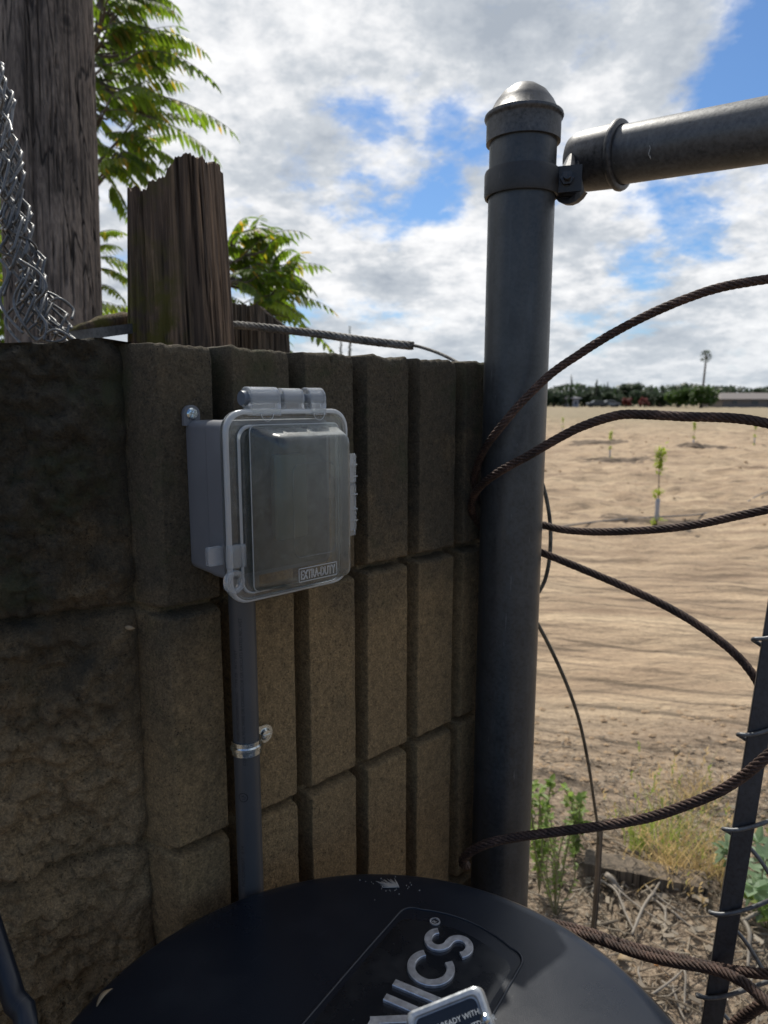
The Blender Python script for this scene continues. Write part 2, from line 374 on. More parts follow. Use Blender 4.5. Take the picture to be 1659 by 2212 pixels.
# ------------------------------------------------------------ ground
def ground_z(x, y):
    d = math.hypot(x, y)
    z = .018*fbm(x*2.3, y*2.3, 1.3, 4)
    k = min(1, max(0, (y-4.2)/4))
    # disced furrows running across the field
    z += (.008+.090*k)*fbm(x*.97, y*2.1, 4.4, 5, .7) + .10*k*min(1, y/16)*fbm(x*.22+3, y*.75, 8.1, 4)
    if 2.2 < y < 7: z += .011*max(-.3, math.sin((y+x*.34)*9+2.5*fbm(x*.5, y*.5, 2, 3)))*min(1, y-2.2)*min(1, (7-y))*(.6+fbm(x*1.1, y*1.1, 6, 2))
    if y < 2.9: z += .022*fbm(x*7, y*7, 5.5, 4)*min(1, (2.9-y)*1.5) if y > .5 else 0
    return z*(1 if y > .5 else .3)
rows = list(np.linspace(-60, .8, 40)); y = .8
while y < 1400: y *= 1.0125 if y < 60 else 1.04; rows.append(y)
NC = 420; V = []; F = []
for y in rows:
    wd = 3.0+1.5*abs(y) if y > 0 else 20+1.2*abs(y)
    for i in range(NC+1):
        q = i/NC*2-1; x = .3+.33*max(y, 0)+wd*math.copysign(abs(q)**1.9, q)
        V.append((x, y, ground_z(x, y) if y < 200 else 0))
for j in range(len(rows)-1):
    for i in range(NC): a = j*(NC+1)+i; F.append((a, a+1, a+NC+2, a+NC+1))
def f_ground(n):
    P = WP(n); s = n.add('ShaderNodeSeparateXYZ', {0: P}); yy = s.outputs[1]
    st = n.noise(n.scale(P, (.55, 2.6, 1)), 1.1, 6, .62, .5)
    st2 = n.noise(n.scale(P, (2.2, 9, 1)), 1.0, 6, .65, .4)
    cl = n.noise(P, 34, 5, .68); gr = n.noise(P, 210, 3, .6)
    col = n.ramp(st, [(.32, (.25, .172, .108)), (.50, (.42, .305, .195)), (.68, (.51, .385, .25))])
    col = n.mix(1.0, col, n.ramp(st2, [(.34, .50), (.47, .95), (.66, 1.10)]), 'MULTIPLY')
    col = n.mix(1.0, col, n.ramp(cl, [(.32, .72), (.5, 1.0), (.7, 1.1)]), 'MULTIPLY')
    near = n.add('ShaderNodeMapRange', {0: n.math('ADD', yy, n.math('MULTIPLY', n.noise(P, 2.2, 4, .6), 1.2)), 1: 2.5, 2: 3.8, 3: 1.0, 4: 0.0}).outputs[0]
    litter = n.ramp(n.noise(P, 60, 5, .7), [(.34, (.08, .06, .042)), (.5, (.22, .165, .115)), (.7, (.42, .34, .25))])
    col = n.mix(near, col, litter)
    trk = n.noise(n.scale(n.add('ShaderNodeMapping', {0: P, 2: (0, 0, R(19))}).outputs[0], (.5, 13, 1)), 1.0, 5, .6, .15)
    tm = n.add('ShaderNodeMapRange', {0: yy, 1: 4.5, 2: 7.0, 3: 1.0, 4: 0.0}).outputs[0]
    col = n.mix(tm, col, n.mix(1.0, col, n.ramp(trk, [(.38, .50), (.46, .95), (.60, 1.15)]), 'MULTIPLY'))
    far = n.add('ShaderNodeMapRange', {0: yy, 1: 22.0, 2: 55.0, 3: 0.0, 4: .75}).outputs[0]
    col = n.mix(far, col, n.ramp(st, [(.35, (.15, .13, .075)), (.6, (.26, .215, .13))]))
    h = n.math('ADD', n.math('MULTIPLY', cl, .5), n.math('MULTIPLY', gr, .12))
    return princ(n, col, .95, 0, n.math('ADD', h, n.math('MULTIPLY', st2, 1.6)), .042, .85)
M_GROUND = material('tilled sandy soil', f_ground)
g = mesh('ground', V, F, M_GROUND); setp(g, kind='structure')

# ------------------------------------------------------------ block walls (wall frame: x = t along the wall, -y = out of the wall)
WO = Vector((-.144, .547, 0)); WA = math.atan2(.694, .72)
WM = Matrix.Translation(WO) @ Matrix.Rotation(WA, 4, 'Z')
def wv(t, d, z): return WM @ Vector((t, -d, z))
def wpt(x, y, d):                     # picture point -> (t, z) on the plane d in front of the wall
    c = cam.location; r = pxdir(x, y); n = Vector((math.sin(WA), -math.cos(WA), 0)); p0 = WO+n*d
    k = (p0-c).dot(n)/r.dot(n); P = c+r*k; q = WM.inverted() @ P
    return q.x, q.z
ZT = 1.3415; JOINTS = [ZT-.2032*k for k in range(1, 8)]
PITCHR = .0722; RE = [.0177+PITCHR*k for k in range(0, 6)]
def rib(t, seed):                     # 0 in a groove .. 1 on a rib front
    if t < -.0286:
        q = (t+.043)/.0144; q = max(0, min(1, q)); return math.sin(q*math.pi/2)
    k = math.ceil((t-RE[0])/PITCHR-1e-9); re = RE[0]+PITCHR*max(k, 0); u = re-t      # distance to the rib's right edge
    if k <= 0: return 1.0 if u > .0022 else max(0, u/.0022)**.5
    wid = PITCHR-.0125; 
    if u < .0013: return max(0, u/.0013)**.5
    if u < wid-.004: return 1.0
    if u < wid: return math.sin(max(0, (wid-u)/.004)*math.pi/2)
    return 0.0
ts = []; t = -.046
while t < .375:
    ts.append(t)
    k = math.ceil((t-RE[0])/PITCHR-1e-9); u = RE[0]+PITCHR*max(k, 0)-t
    t += .0005 if (u < .004 or u > PITCHR-.019 or t < -.02) else .0012
ts.append(.375)
zs = [0, .12]; z = .123
while z < ZT-.012:
    zs.append(z); near = min(abs(z-j) for j in JOINTS) < .012
    z += (.0010 if z > .7 else .006) if near else (.0017 if z > .72 else .02)
zs = [q for q in zs if q < ZT-.012]+[ZT-.012+.012*math.sin(a*math.pi/16) for a in range(0, 9)]
V = []; F = []
GD = .026
for j, z in enumerate(zs):
    jd = min(range(len(JOINTS)), key=lambda q: abs(z-JOINTS[q])); dz = z-JOINTS[jd]
    for i, t in enumerate(ts):
        rb = rib(t, 0)
        wob = .0007*noise.noise(Vector((t*30, z*30, 1)))+.0005*noise.noise(Vector((t*260, z*260, 5)))
        jz = dz+.0014*noise.noise(Vector((t*60, jd*9.1, 3)))+.0008*noise.noise(Vector((t*240, jd*9.1, 3)))
        # block edges curl into the raked joint
        e = abs(jz)-.0029
        jn = 0 if e > .0045 else (1 if e < 0 else (1-math.sqrt(max(0, 1-(1-e/.0045)**2))))
        d = (rb-1)*GD - jn*.016*(.25+.75*rb) + wob*(.6+.6*rb)
        if t < -.03: d -= .030*((-.03-t)/.016)**1.3 if t < -.03 else 0
        pit = noise.noise(Vector((t*210, z*210, 9)))
        if pit > .62: d -= (pit-.62)*.010
        if z > ZT-.0125:
            a = (z-(ZT-.012))/.012; d -= .005*(1-math.sqrt(max(0, 1-a*a)))*(1 if rb > .5 else .3)
        zz = z+(.0022*noise.noise(Vector((t*40, 3, 3)))+.0018*noise.noise(Vector((t*150, 3, 8))))*(1 if z > ZT-.006 else 0)
        V.append(wv(t, d, zz))
nt_ = len(ts); nj = len(zs)
for k, dd in enumerate((.004, .012, .03, .06, .1, .15, .19)):
    for t in ts:
        V.append(wv(t, -GD-dd, ZT+.0022*noise.noise(Vector((t*40, 3, 3)))+.003*noise.noise(Vector((t*60, dd*60, 8)))))
for t in ts: V.append(wv(t, -GD-.192, 0))
for j in range(nj+7):
    for i in range(nt_-1): a = j*nt_+i; F.append((a, a+1, a+nt_+1, a+nt_))
for c0 in (0, nt_-1):
    F.append(tuple(j*nt_+c0 for j in range(nj+8)))
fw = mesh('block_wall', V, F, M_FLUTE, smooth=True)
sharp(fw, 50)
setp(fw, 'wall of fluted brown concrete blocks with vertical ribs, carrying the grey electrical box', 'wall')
# split-face wall to the left, ends slightly behind the fluted wall
SA = R(25); SO = Vector((-.186, .536, 0)); sdv = Vector((-math.cos(SA), -math.sin(SA), 0)); sn = Vector((math.sin(SA), -math.cos(SA), 0))
V = []; F = []; NS = 210; LS = 1.05
ss = [(.36*i/170) for i in range(171)]+[.36+(LS-.36)*i/30 for i in range(1, 31)]
zq = [0, .1, .3, .45]+[.55+(ZT-.002-.55)*i/330 for i in range(331)]
for z in zq:
    jd = min(abs(z-j) for j in JOINTS[:4]); jd = abs(jd+.004*0)
    for s_ in ss:
        bz = z*1.0; ji = min(range(7), key=lambda q: abs(z-JOINTS[q]))
        rough = (.014*fbm(s_*14, z*14, 2.2+0*ji, 6, .75)-.001+.013*abs(fbm(s_*34, z*34, 7.2, 5, .75))-.005)*(1-.75*math.exp(-(s_/.03)**2))+.004*noise.noise(Vector((s_*60, z*60, 4)))+.0022*abs(noise.noise(Vector((s_*190, z*190, 4))))
        e = abs(z-JOINTS[ji]+.003*noise.noise(Vector((s_*20, ji, 1))))
        jn = .012*math.exp(-(e/.0030)**2)+.006*math.exp(-(e/.014)**2)
        edge = .012*math.exp(-(s_/.012)**2)+.035*math.exp(-(s_/.0035)**2)
        top = .006*max(0, (z-(ZT-.012))/.012)**2
        p = SO+sdv*s_+sn*(rough-jn-edge-top)
        zz = z+(.004*noise.noise(Vector((s_*30, 1, 1)))+.003*noise.noise(Vector((s_*90, 1, 1)))+.0055*math.exp(-((s_-.02)/.022)**2))*(1 if z > ZT-.02 else 0)
        V.append(Vector((p.x, p.y, zz)))
n_s = len(ss)
for dd in (.004, .02, .06, .12, .2):
    for s_ in ss:
        p = SO+sdv*s_-sn*dd; V.append(Vector((p.x, p.y, ZT-.001+.004*noise.noise(Vector((s_*30, dd*30, 1)))+.0055*math.exp(-((s_-.02)/.022)**2-(dd/.05)**2))))
for s_ in ss: p = SO+sdv*s_-sn*.202; V.append(Vector((p.x, p.y, 0)))
for j in range(len(zq)+5):
    for i in range(n_s-1): a = j*n_s+i; F.append((a, a+n_s, a+n_s+1, a+1))
for c0 in (0, n_s-1): F.append(tuple(j*n_s+c0 for j in range(len(zq)+6)))
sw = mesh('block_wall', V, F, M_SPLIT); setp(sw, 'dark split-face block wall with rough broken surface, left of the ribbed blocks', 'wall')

# ------------------------------------------------------------ outlet box on the wall (local frame: x=t, y=-d, z)
box = thing('outlet_box', 'grey weatherproof electrical box with clear hinged cover, screwed to the ribbed blocks', 'electrical box', (WO.x, WO.y, CAMH-.14), WA)
BZ = CAMH-.14
def L3(t, d, z): return Vector((t, -d, z-BZ))
def lrr(t0, t1, z0, z1, r, d, n=6): return [Vector((v.x, v.y, v.z-BZ)) for v in rrect(t0, t1, z0, z1, r, d, n)]
zb0, zb1 = CAMH-.1300, CAMH-.0145
b = MB(); b.loft([lrr(-.0090, .088, zb0+.001, zb1, .006, .001), lrr(-.0095, .0885, zb0, zb1, .006, .0300), lrr(-.0095, .0885, zb0, zb1, .006, .0301)], True, False)
b.loft([lrr(-.0088, .0878, zb0+.0006, zb1-.0006, .006, .0301), lrr(-.0088, .0878, zb0+.0006, zb1-.0006, .006, .0308)])
b.loft([lrr(-.0098, .0888, zb0-.0004, zb1+.0004, .006, .0308), lrr(-.0098, .0888, zb0-.0004, zb1+.0004, .006, .051), lrr(-.0088, .0878, zb0+.001, zb1-.001, .006, .0512)], False, True)
bb = b.build('back_box', M_PVCBOX, box, world=False, ang=40)
tt, tz = wpt(414, 894, .004)
tab = MB()
pr = [L3(tt-.0068, 0, zb1-.004)]
L = [(tt-.0068, zb1-.004)]+[(tt-.0068*math.cos(R(a)), tz+.0066*math.sin(R(a))) for a in range(0, 181, 15)]+[(tt+.0068, zb1-.004)]
tab.loft([[L3(a, .001, q) for a, q in L], [L3(a, .0042, q) for a, q in L], [L3(tt+(a-tt)*.93, .0048, q) for a, q in L]], True, True)
tb = tab.build('mounting_tab', M_PVCBOX, bb, world=False, ang=40)
s = MB(); s.rev([(.0046, 0), (.0046, .0006), (.0036, .0018), (.0012, .0022)], L3(tt, .0046, tz), (0, -1, 0), 24)
s.box((-.0028, -.0006, -.0005), (.0028, 0.0002, .0005), Matrix.Translation(L3(tt, .0069, tz)) @ Matrix.Rotation(R(20), 4, 'Y'))
s.box((-.0005, -.0006, -.0028), (.0005, 0.0002, .0028), Matrix.Translation(L3(tt, .00695, tz)) @ Matrix.Rotation(R(20), 4, 'Y'))
s.build('screw', M_ZINC, tb, world=False, ang=30)
# inner plate and receptacle seen murkily through the cover
i_ = MB(); i_.loft([lrr(-.0065, .0860, zb0+.003, zb1-.003, .004, .0505), lrr(-.0065, .0860, zb0+.003, zb1-.003, .004, .0518)], False, True)
ip = i_.build('face_plate', M_BLACKP, box, world=False, ang=40)
i_ = MB(); i_.loft([lrr(.030, .060, CAMH-.105, CAMH-.040, .004, .0545), lrr(.030, .060, CAMH-.105, CAMH-.040, .004, .0590), lrr(.031, .059, CAMH-.104, CAMH-.041, .004, .0600)], False, True)
i_.build('receptacle', m_simple('green grey receptacle', (.075, .095, .078), .4), ip, world=False, ang=40)
# flange (outer frame of the cover)
cz0, cz1, ct0, ct1 = CAMH-.1475, CAMH-.0065, -.0105, .1035
f = MB()
def ring(seq):
    f.loft([lrr(ct0+a, ct1-a*.8, cz0+a*.55, cz1-a, max(.0155-a*.55, .005), d) for a, d in seq])
ring([(.0022, .0500), (.0006, .0506), (0, .0520), (0, .0560), (.0010, .0576), (.0032, .0580), (.0052, .0576), (.0056, .0560), (.0100, .0560), (.0104, .0574), (.0118, .0580), (.0130, .0572), (.0133, .0558), (.0146, .0558), (.0149, .0568), (.0160, .0568), (.0163, .0552), (.0200, .0552)])
cover = f.build('cover', M_FLANGE, box, world=False, ang=60)
# cast rim, its bright edge highlight put in as near-white colour
f = MB(); ring([(.0001, .0552), (-.0005, .0560), (.0002, .0578), (.0016, .0584), (.0030, .0582)])
f.build('cover_rim', M_EDGE, cover, world=False)
f = MB(); ring([(.0104, .0573), (.0112, .0583), (.0122, .0584), (.0130, .0573)]); f.build('sealing_lip', M_EDGE, cover, world=False)
# dome
D = MB()
dt0, dt1 = wpt(541, 1100, .058)[0], .0925
dz1, dz0 = CAMH-.0170, CAMH-.1405
secs = [(0, .0555), (.0003, .0588), (.0010, .0600), (.0022, .0618), (.0050, .0690), (.0070, .0750), (.0085, .0790), (.0100, .0812), (.0122, .0825), (.0150, .0830)]
loops = [lrr(dt0+a, dt1-a*.75, dz0+a*.5, dz1-a*.9, .0045+a*.15, d, 8) for a, d in secs]
D.loft(loops, False, True)
dome = D.build('dome', M_COVER, cover, world=False, ang=60)
fr0 = .0833
def outline(name, t0, t1, z0, z1, r, d, rad, par, mat):
    lp = lrr(t0, t1, z0, z1, r, d, 6); lp.append(lp[0]); m = MB(); m.tube(lp, rad, 5, False); return m.build(name, mat, par, world=False)
ta, za = wpt(633, 1003, fr0); tb_, zb_ = wpt(726, 1190, fr0)
outline('panel_outline', ta, tb_, zb_, za, .006, fr0-.0001, .00026, dome, M_FLANGE)
l0, lz0 = wpt(646, 1238, fr0); l1, lz1 = wpt(727, 1190+17, fr0)
lz0, lz1 = CAMH-.1325, CAMH-.1225
outline('lettering_frame', l0, l1, lz0, lz1, .0006, fr0, .00032, dome, M_EDGE)
tv, tf = text_mesh('EXTRA-DUTY', 1.0, .0)
x0, x1 = min(v.x for v in tv), max(v.x for v in tv); y0, y1 = min(v.y for v in tv), max(v.y for v in tv)
# outline lettering: a thin bead along every outer edge of each glyph
from collections import Counter
ec = Counter()
for p in tf:
    for a, b_ in zip(p, p[1:]+p[:1]): ec[(min(a, b_), max(a, b_))] += 1
m = MB(); key = lambda v: (round(v.x, 4), round(v.y, 4))
for (a, b_), c_ in ec.items():
    if c_ == 1:
        q = [L3(l0+.0018+(tv[i].x-x0)/(x1-x0)*(l1-l0-.0036), fr0+.0001, lz0+.0017+(tv[i].y-y0)/(y1-y0)*(lz1-lz0-.0034)) for i in (a, b_)]
        if (q[0]-q[1]).length > 1e-5: m.tube(q, .00022, 4, False)
m.build('raised_lettering', M_EDGE, dome, world=False)
# edge highlights of the moulding: put in as near-white beads along the dome foot
outline('dome_foot_highlight', dt0+.0004, dt1-.0003, dz0+.0003, dz1-.0004, .0048, .0592, .0005, dome, M_EDGE)
# hinge barrels across the top, gaps between
h0 = wpt(517, 855, .054)[0]; h0 += .0075; h1 = .0815; hz = CAMH+.0018; hd = .0500
segs = [(0.0, .22, .0082), (.235, .40, .0082), (.45, .66, .0077), (.70, .74, .0077), (.755, .985, .0082)]
for a, b_, rr in ((.0, .375, .0084), (.43, .70, .0077), (.775, 1.0, .0084)):
    m = MB(); A = h0+(h1-h0)*a; B = h0+(h1-h0)*b_
    L = []
    for k in range(0, 13):                       # D-shaped knuckle: round top, straight skirt down to the flange
        q = R(180-k*15); L.append((rr*math.cos(q), rr*math.sin(q)))
    L += [(rr, -.0125), (.002, -.0125), (.002, -.0085), (-.0035, -.0075)] if rr > .008 else [(rr*.9, -.0098), (.002, -.0098), (.002, -.0085), (-.0035, -.0075)]
    lo = []
    for t_, sc_ in ((A, .93), (A+.0005, 1), (B-.0005, 1), (B, .93)):
        lo.append([L3(t_, hd+x_*sc_, hz+y_*sc_) for x_, y_ in L])
    m.loft(lo, True, True); m.build('hinge_knuckle', M_GLASS, cover, world=False, ang=40)
m = MB(); m.rev([(.0030, -.001), (.0052, -.0008), (.0055, .0004), (.0055, .003), (.0036, .0034), (.0036, h1-h0+.0025), (.005, h1-h0+.0027), (.005, h1-h0+.005)], L3(h0-.0028, hd, hz), (1, 0, 0), 20)
m.build('hinge_pin', M_GREYP, cover, world=False, ang=40)
for a in (.13, .83):
    m = MB(); tc = h0+(h1-h0)*a+.004; m.tube([L3(tc-.0055*math.cos(R(q)), .0587, cz1-.002-.0062*math.sin(R(q))) for q in range(0, 181, 15)], .0003, 5)
    m.build('hinge_boss', M_EDGE, cover, world=False)
# left latch and padlock ring
m = MB(); a0, q0 = wpt(482, 1181, .053); a1, q1 = wpt(483, 1222, .053)
m.loft([lrr(-.0225, -.0085, q1, q0, .0018, .0465), lrr(-.0225, -.0085, q1, q0, .0018, .0500), lrr(-.0220, -.0090, q1+.0005, q0-.0005, .0015, .0505)], True, True)
m.loft([lrr(-.0115, .0035, q1-.002, q0+.001, .001, .0560), lrr(-.0115, .0035, q1-.002, q0+.001, .001, .0592), lrr(-.0105, .0030, q1-.001, q0, .001, .0598)], False, True)
m.build('latch', M_GLASS, box, world=False, ang=40)
m = MB(); rc = wpt(499, 1253, .052); loops = []
for k in range(25):
    a = R(k*15); 
    loops.append([L3(rc[0]-.0010+(.0052+dr)*math.cos(a), .0580+dd, rc[1]+(.0060+dr)*math.sin(a)) for dr, dd in ((-.0014, -.002), (-.0014, .002), (-.0005, .0028), (.0022, .0028), (.0028, .002), (.0028, -.002))])
m.loft(loops); m.build('padlock_ring', M_GLASS, box, world=False, ang=40)
# right hand clip
m = MB(); cs = .1035; r0, r1 = CAMH-.1115, CAMH-.0435
for a, b_ in ((0, .33), (.37, .92)):
    zA, zB = r1-(r1-r0)*a, r1-(r1-r0)*b_
    m.loft([[L3(cs+x_, .048+y_, zz) for x_, y_ in ((-.002, 0), (.008, 0), (.010, .0025), (.010, .0085), (.0085, .010), (-.002, .010))] for zz in (zA, zB)], True, True)
m.loft([[L3(cs+x_, .0495+y_, zz) for x_, y_ in ((-.002, 0), (.0098, 0), (.0112, .002), (.0112, .0045), (-.002, .0045))] for zz in (r1+.0006, r0)], True, True)
for a in (.12, .26, .48, .66, .8):
    zz = r1-(r1-r0)*a; m.loft([lrr(cs, cs+.0092, zz-.0006, zz+.0006, .0004, .0575), lrr(cs, cs+.0092, zz-.0006, zz+.0006, .0004, .0592)], False, True)
m.build('side_clip', M_GLASS, box, world=False, ang=40)
# conduit
ctt = .0232; cdd = .020; CR = .0106
con = thing('conduit', 'grey plastic conduit pipe with dark printing running down from the electrical box', 'pipe', tuple(wv(ctt, cdd, 0)), WA)
m = MB(); m.rev([(CR, 0.0), (CR, CAMH-.148)], (0, 0, .005), (0, 0, 1), 40); pp = m.build('pipe', M_PVC, con, world=False, ang=60)
m = MB(); m.rev([(.0132, CAMH-.1475), (.0142, CAMH-.1465), (.0142, CAMH-.136), (.0134, CAMH-.129)], (0, 0, 0), (0, 0, 1), 40); m.build('connector', M_PVCBOX, con, world=False, ang=40)
def ptext(txt, z0, size, ang):          # printing wrapped onto the pipe, reading upwards
    V, F = text_mesh(txt, size); out = []
    for v in V:
        a = ang-v.y/CR; out.append((( CR+.00015)*math.sin(a), -(CR+.00015)*math.cos(a), z0+v.x))
    return out, F
a0 = R(-58)
for txt, z0, sz, da in (('CONDUIT MAX 90 C WIRE OR CONDUCTOR OR CIRCUITS RATED 90C WET', CAMH-.293, .0036, 22), ('SCH 40 RIGID PVC NONMETALLIC   TYPE EB   90 C WET', CAMH-.285, .0036, -4),
                     ('PVC CONDUIT   E 14', CAMH-.402, .0040, 0), ('CE', CAMH-.448, .0072, 8)):
    m = MB(); V, F = ptext(txt, z0, sz, a0+R(da)); m.add(V, F); m.build('printing', M_INK, con, world=False, smooth=False)
m = MB()
V = []; F = []
for k in range(25):
    a = R(k*15)
    for rr_ in (.0034, .0041):
        y_ = rr_*math.cos(a); x_ = rr_*math.sin(a); an = a0+R(4)-y_/CR; V.append(((CR+.00015)*math.sin(an), -(CR+.00015)*math.cos(an), CAMH-.321+x_))
for k in range(24): F.append((2*k, 2*k+1, 2*k+3, 2*k+2))
m.add(V, F); V, F = ptext('U', CAMH-.3228, .0042, a0+R(14)); m.add(V, F); V, F = ptext('L', CAMH-.3205, .0036, a0+R(6)); m.add(V, F)
m.build('printing', M_INK, con, world=False, smooth=False)
# strap
sz_ = CAMH-.280
st = thing('pipe_strap', 'shiny zinc one-hole strap holding the grey conduit to the ribbed blocks', 'strap', tuple(wv(ctt, 0, sz_)), WA)
m = MB(); loops = []
prof = [(-.0058, 0), (-.0058, .0013), (-.0022, .0013), (-.0012, .0024), (.0012, .0024), (.0022, .0013), (.0058, .0013), (.0058, 0)]
for k in range(0, 33):
    a = R(200-k*220/32)
    c_, s_ = math.cos(a), math.sin(a); loops.append([Vector((c_*(CR+.0003+e), -cdd-s_*(CR+.0003+e), q)) for q, e in prof])
m.loft(loops, True, True); m.build('saddle', M_ZINC, st, world=False, ang=35)
m = MB(); L = []; cx = .0275
for q in range(-90, 91, 15): L.append((cx+.0082*math.cos(R(q)), -.005+.0082*math.sin(R(q))))
L += [(.0100, .0050), (.0100, -.0068)]
m.loft([[Vector((a, -.0005-(.004 if a > .0102 else .006), b_)) for a, b_ in L], [Vector((a, -.0022-(.004 if a > .0102 else .006), b_)) for a, b_ in L]], True, True)
m.build('strap_tab', M_ZINC, st, world=False, ang=35)
m = MB(); m.rev([(.0054, 0), (.0054, .001), (.0042, .0030), (.0014, .0034)], (cx, -.0062, -.005), (0, -1, 0), 20); m.box((-.003, -.0004, -.0006), (.003, .0004, .0006), Matrix.Translation((cx, -.0097, -.005)))
m.build('screw', M_ZINC, st, world=False, ang=30)

# ------------------------------------------------------------ metal fence frame
PX, PY, PR = .1340, .765, .0336
fence = thing('metal_fence_frame', 'grey gate post with domed cap and round top rail beside the ribbed wall', 'fence', (PX, PY, 0))
m = MB(); m.rev([(PR, 0), (PR, CAMH+.280)], (PX, PY, -.02), (.004, 0, 1), 64); m.build('post', M_POST, fence, ang=60)
pt = lambda z: Vector((PX+.004*z, PY, z))
zc_ = CAMH+.2555
m = MB(); m.rev([(PR+.0003, 0), (PR+.0034, .0005), (PR+.0034, .020), (PR+.0040, .0215), (PR+.0050, .0225), (PR+.0058, .0245), (PR+.0052, .0265), (PR+.0028, .0275), (PR+.0006, .029), (PR-.0045, .0385), (PR-.0115, .0475), (PR-.0205, .0538), (PR-.0290, .0566), (.0008, .0575)], pt(zc_), (.004, 0, 1), 64)
m.build('post_cap', M_CAP, fence, ang=50)
# brace band around the post with its ears and bolt
zb = px(1118, 400, .735).z-.004
bp = pt(zb); dirr = Vector((1, -.25, .02)).normalized()
m = MB(); br = PR+.0012; n = 48; loops = []
for hz_, rr_ in ((-.0125, 0), (-.0125, .0022), (-.0100, .0030), (.0100, .0030), (.0125, .0022), (.0125, 0)):
    loops.append([bp+Vector((math.cos(2*math.pi*k/n), math.sin(2*math.pi*k/n), 0))*(br+rr_)+Vector((0, 0, hz_)) for k in range(n)])
m.loft(loops)
ux = dirr; uy = Vector((-ux.y, ux.x, 0)).normalized(); uz = Vector((0, 0, 1))
MBX = Matrix(((ux.x, uy.x, uz.x, bp.x), (ux.y, uy.y, uz.y, bp.y), (ux.z, uy.z, uz.z, bp.z), (0, 0, 0, 1)))
m.box((br-.006, -.0085, -.0124), (br+.024, -.0055, .0124), MBX); m.box((br-.006, .0065, -.0124), (br+.024, .0095, .0124), MBX)
bnd = m.build('brace_band', M_BAND, fence, ang=40)
m = MB(); hexa = [(.0068*math.cos(R(60*k)), .0068*math.sin(R(60*k))) for k in range(6)]
o_ = br+.010
m.loft([[MBX @ Vector((o_+a, yy, b_)) for a, b_ in hexa] for yy in (-.0085, -.0135)], True, True)
m.tube([MBX @ Vector((o_, -.022, 0)), MBX @ Vector((o_, .014, 0))], .0038, 14)
m.build('bolt', M_BOLT, bnd, ang=30)
# rail
R1 = px(1338, 336, .762); R2 = px(1659, 281, .668); rd = (R2-R1).normalized(); R0 = R1-rd*.048
RR = .0292
m = MB(); m.tube([R1-rd*.02, R1+rd*.95], RR, 56); m.build('top_rail', M_RAIL, fence, ang=60)
m = MB(); m.rev([(.004, -.0560), (.0225, -.0552), (.0270, -.0525), (.0300, -.0455), (.0314, -.036), (.0322, -.004), (.0330, -.0035), (.0352, -.0015), (.0358, .0008), (.0350, .0032), (.0325, .0046), (.0300, .0046), (.0297, -.002)], R1, rd, 56, True, False)
rx = rd; ry = Vector((-rx.y, rx.x, 0)).normalized(); rz_ = rx.cross(ry)
MR = Matrix(((rx.x, ry.x, rz_.x, R1.x), (rx.y, ry.y, rz_.y, R1.y), (rx.z, ry.z, rz_.z, R1.z), (0, 0, 0, 1)))
# flat tongue of the cup reaching between the ears of the band
BC = MBX @ Vector((o_+.004, .0005, -.004)); upz = Vector((0, 0, 1)); rh = Vector((rd.x, rd.y, 0)).normalized(); ln_ = Vector((-rh.y, rh.x, 0))
poly = [R1-rd*.050+upz*.018, R1-rd*.054+upz*.016, BC+upz*.017]+[BC+rh*(.0185*math.cos(R(a)))+upz*(.0185*math.sin(R(a))) for a in range(110, 331, 20)]+[R1-rd*.052-upz*.027, R1-rd*.048-upz*.027]
m.loft([[p-ln_*.0030 for p in poly], [p+ln_*.0045 for p in poly]], True, True)
m.build('rail_end_cup', M_CAP, fence, ang=40)
def flecks(cx_, cy_, zc_a, n_, sx_, sy_, seed, name='scuff', par=fence):
    r_ = random.Random(seed); m = MB()
    a = px(cx_, cy_, zc_a); p0_ = a
    for i in range(n_):
        q0 = px(cx_+sx_*math.sin(i*2.1)*.4, cy_-sy_+2*sy_*i/n_, zc_a); q1 = px(cx_+sx_*math.sin(i*2.1+1.4), cy_-sy_+2*sy_*(i+1.3)/n_, zc_a)
        m.tube([q0, q0.lerp(q1, .5), q1], [.0003, .0007*r_.uniform(.5, 1.3), .0002], 5)
    m.build(name, m_galv('scraped zinc', (.30, .30, .29), .3, .6), par)
flecks(1403, 328, .7105, 4, 3, 14, 3)
flecks(1131, 448, .7150, 4, 6, 4, 5)

# ------------------------------------------------------------ wire ropes
def rope(path, rad, mat, name, label, cat, group=None, lay=.034, strands=6, step=.0022, fray=None):
    P = spline(path, step); fr = frames(P); s = 0; m = MB()
    S = [0]
    for a, b_ in zip(P, P[1:]): S.append(S[-1]+(b_-a).length)
    for k in range(strands):
        pts = []
        for i, p in enumerate(P):
            q = 2*math.pi*(k/strands+S[i]/lay); t_, a, b_ = fr[i]
            pts.append(p+(a*math.cos(q)+b_*math.sin(q))*rad*.64)
        m.tube(pts, rad*.385, 6)
    m.tube(P[::3]+[P[-1]], rad*.45, 5)
    o = m.build(name, mat); setp(o, label, cat, group); return o
RG = 'rusty wire ropes looped around the gate post'
zf = .765-.045                        # just in front of the post
def P_(lst): return [px(x, y, z) for x, y, z in lst]
rope(P_([(1760, 590, .60), (1659, 603, .61), (1560, 620, .62), (1480, 646, .63), (1400, 680, .645), (1320, 722, .66), (1250, 766, .675), (1190, 808, .69), (1130, 866, .70), (1085, 918, .712), (1048, 968, .735), (1030, 1010, .765), (1024, 1045, .785), (1032, 1085, .80), (1060, 1110, .815), (1110, 1122, .815), (1165, 1132, .805), (1215, 1144, .79), (1290, 1149, .77), (1400, 1145, .74), (1500, 1134, .71), (1590, 1115, .68), (1659, 1100, .66), (1760, 1070, .64)]),
     .0042, M_ROPE, 'wire_rope', 'upper rusty wire rope sweeping up right across the sky and round the post', 'wire rope', RG)
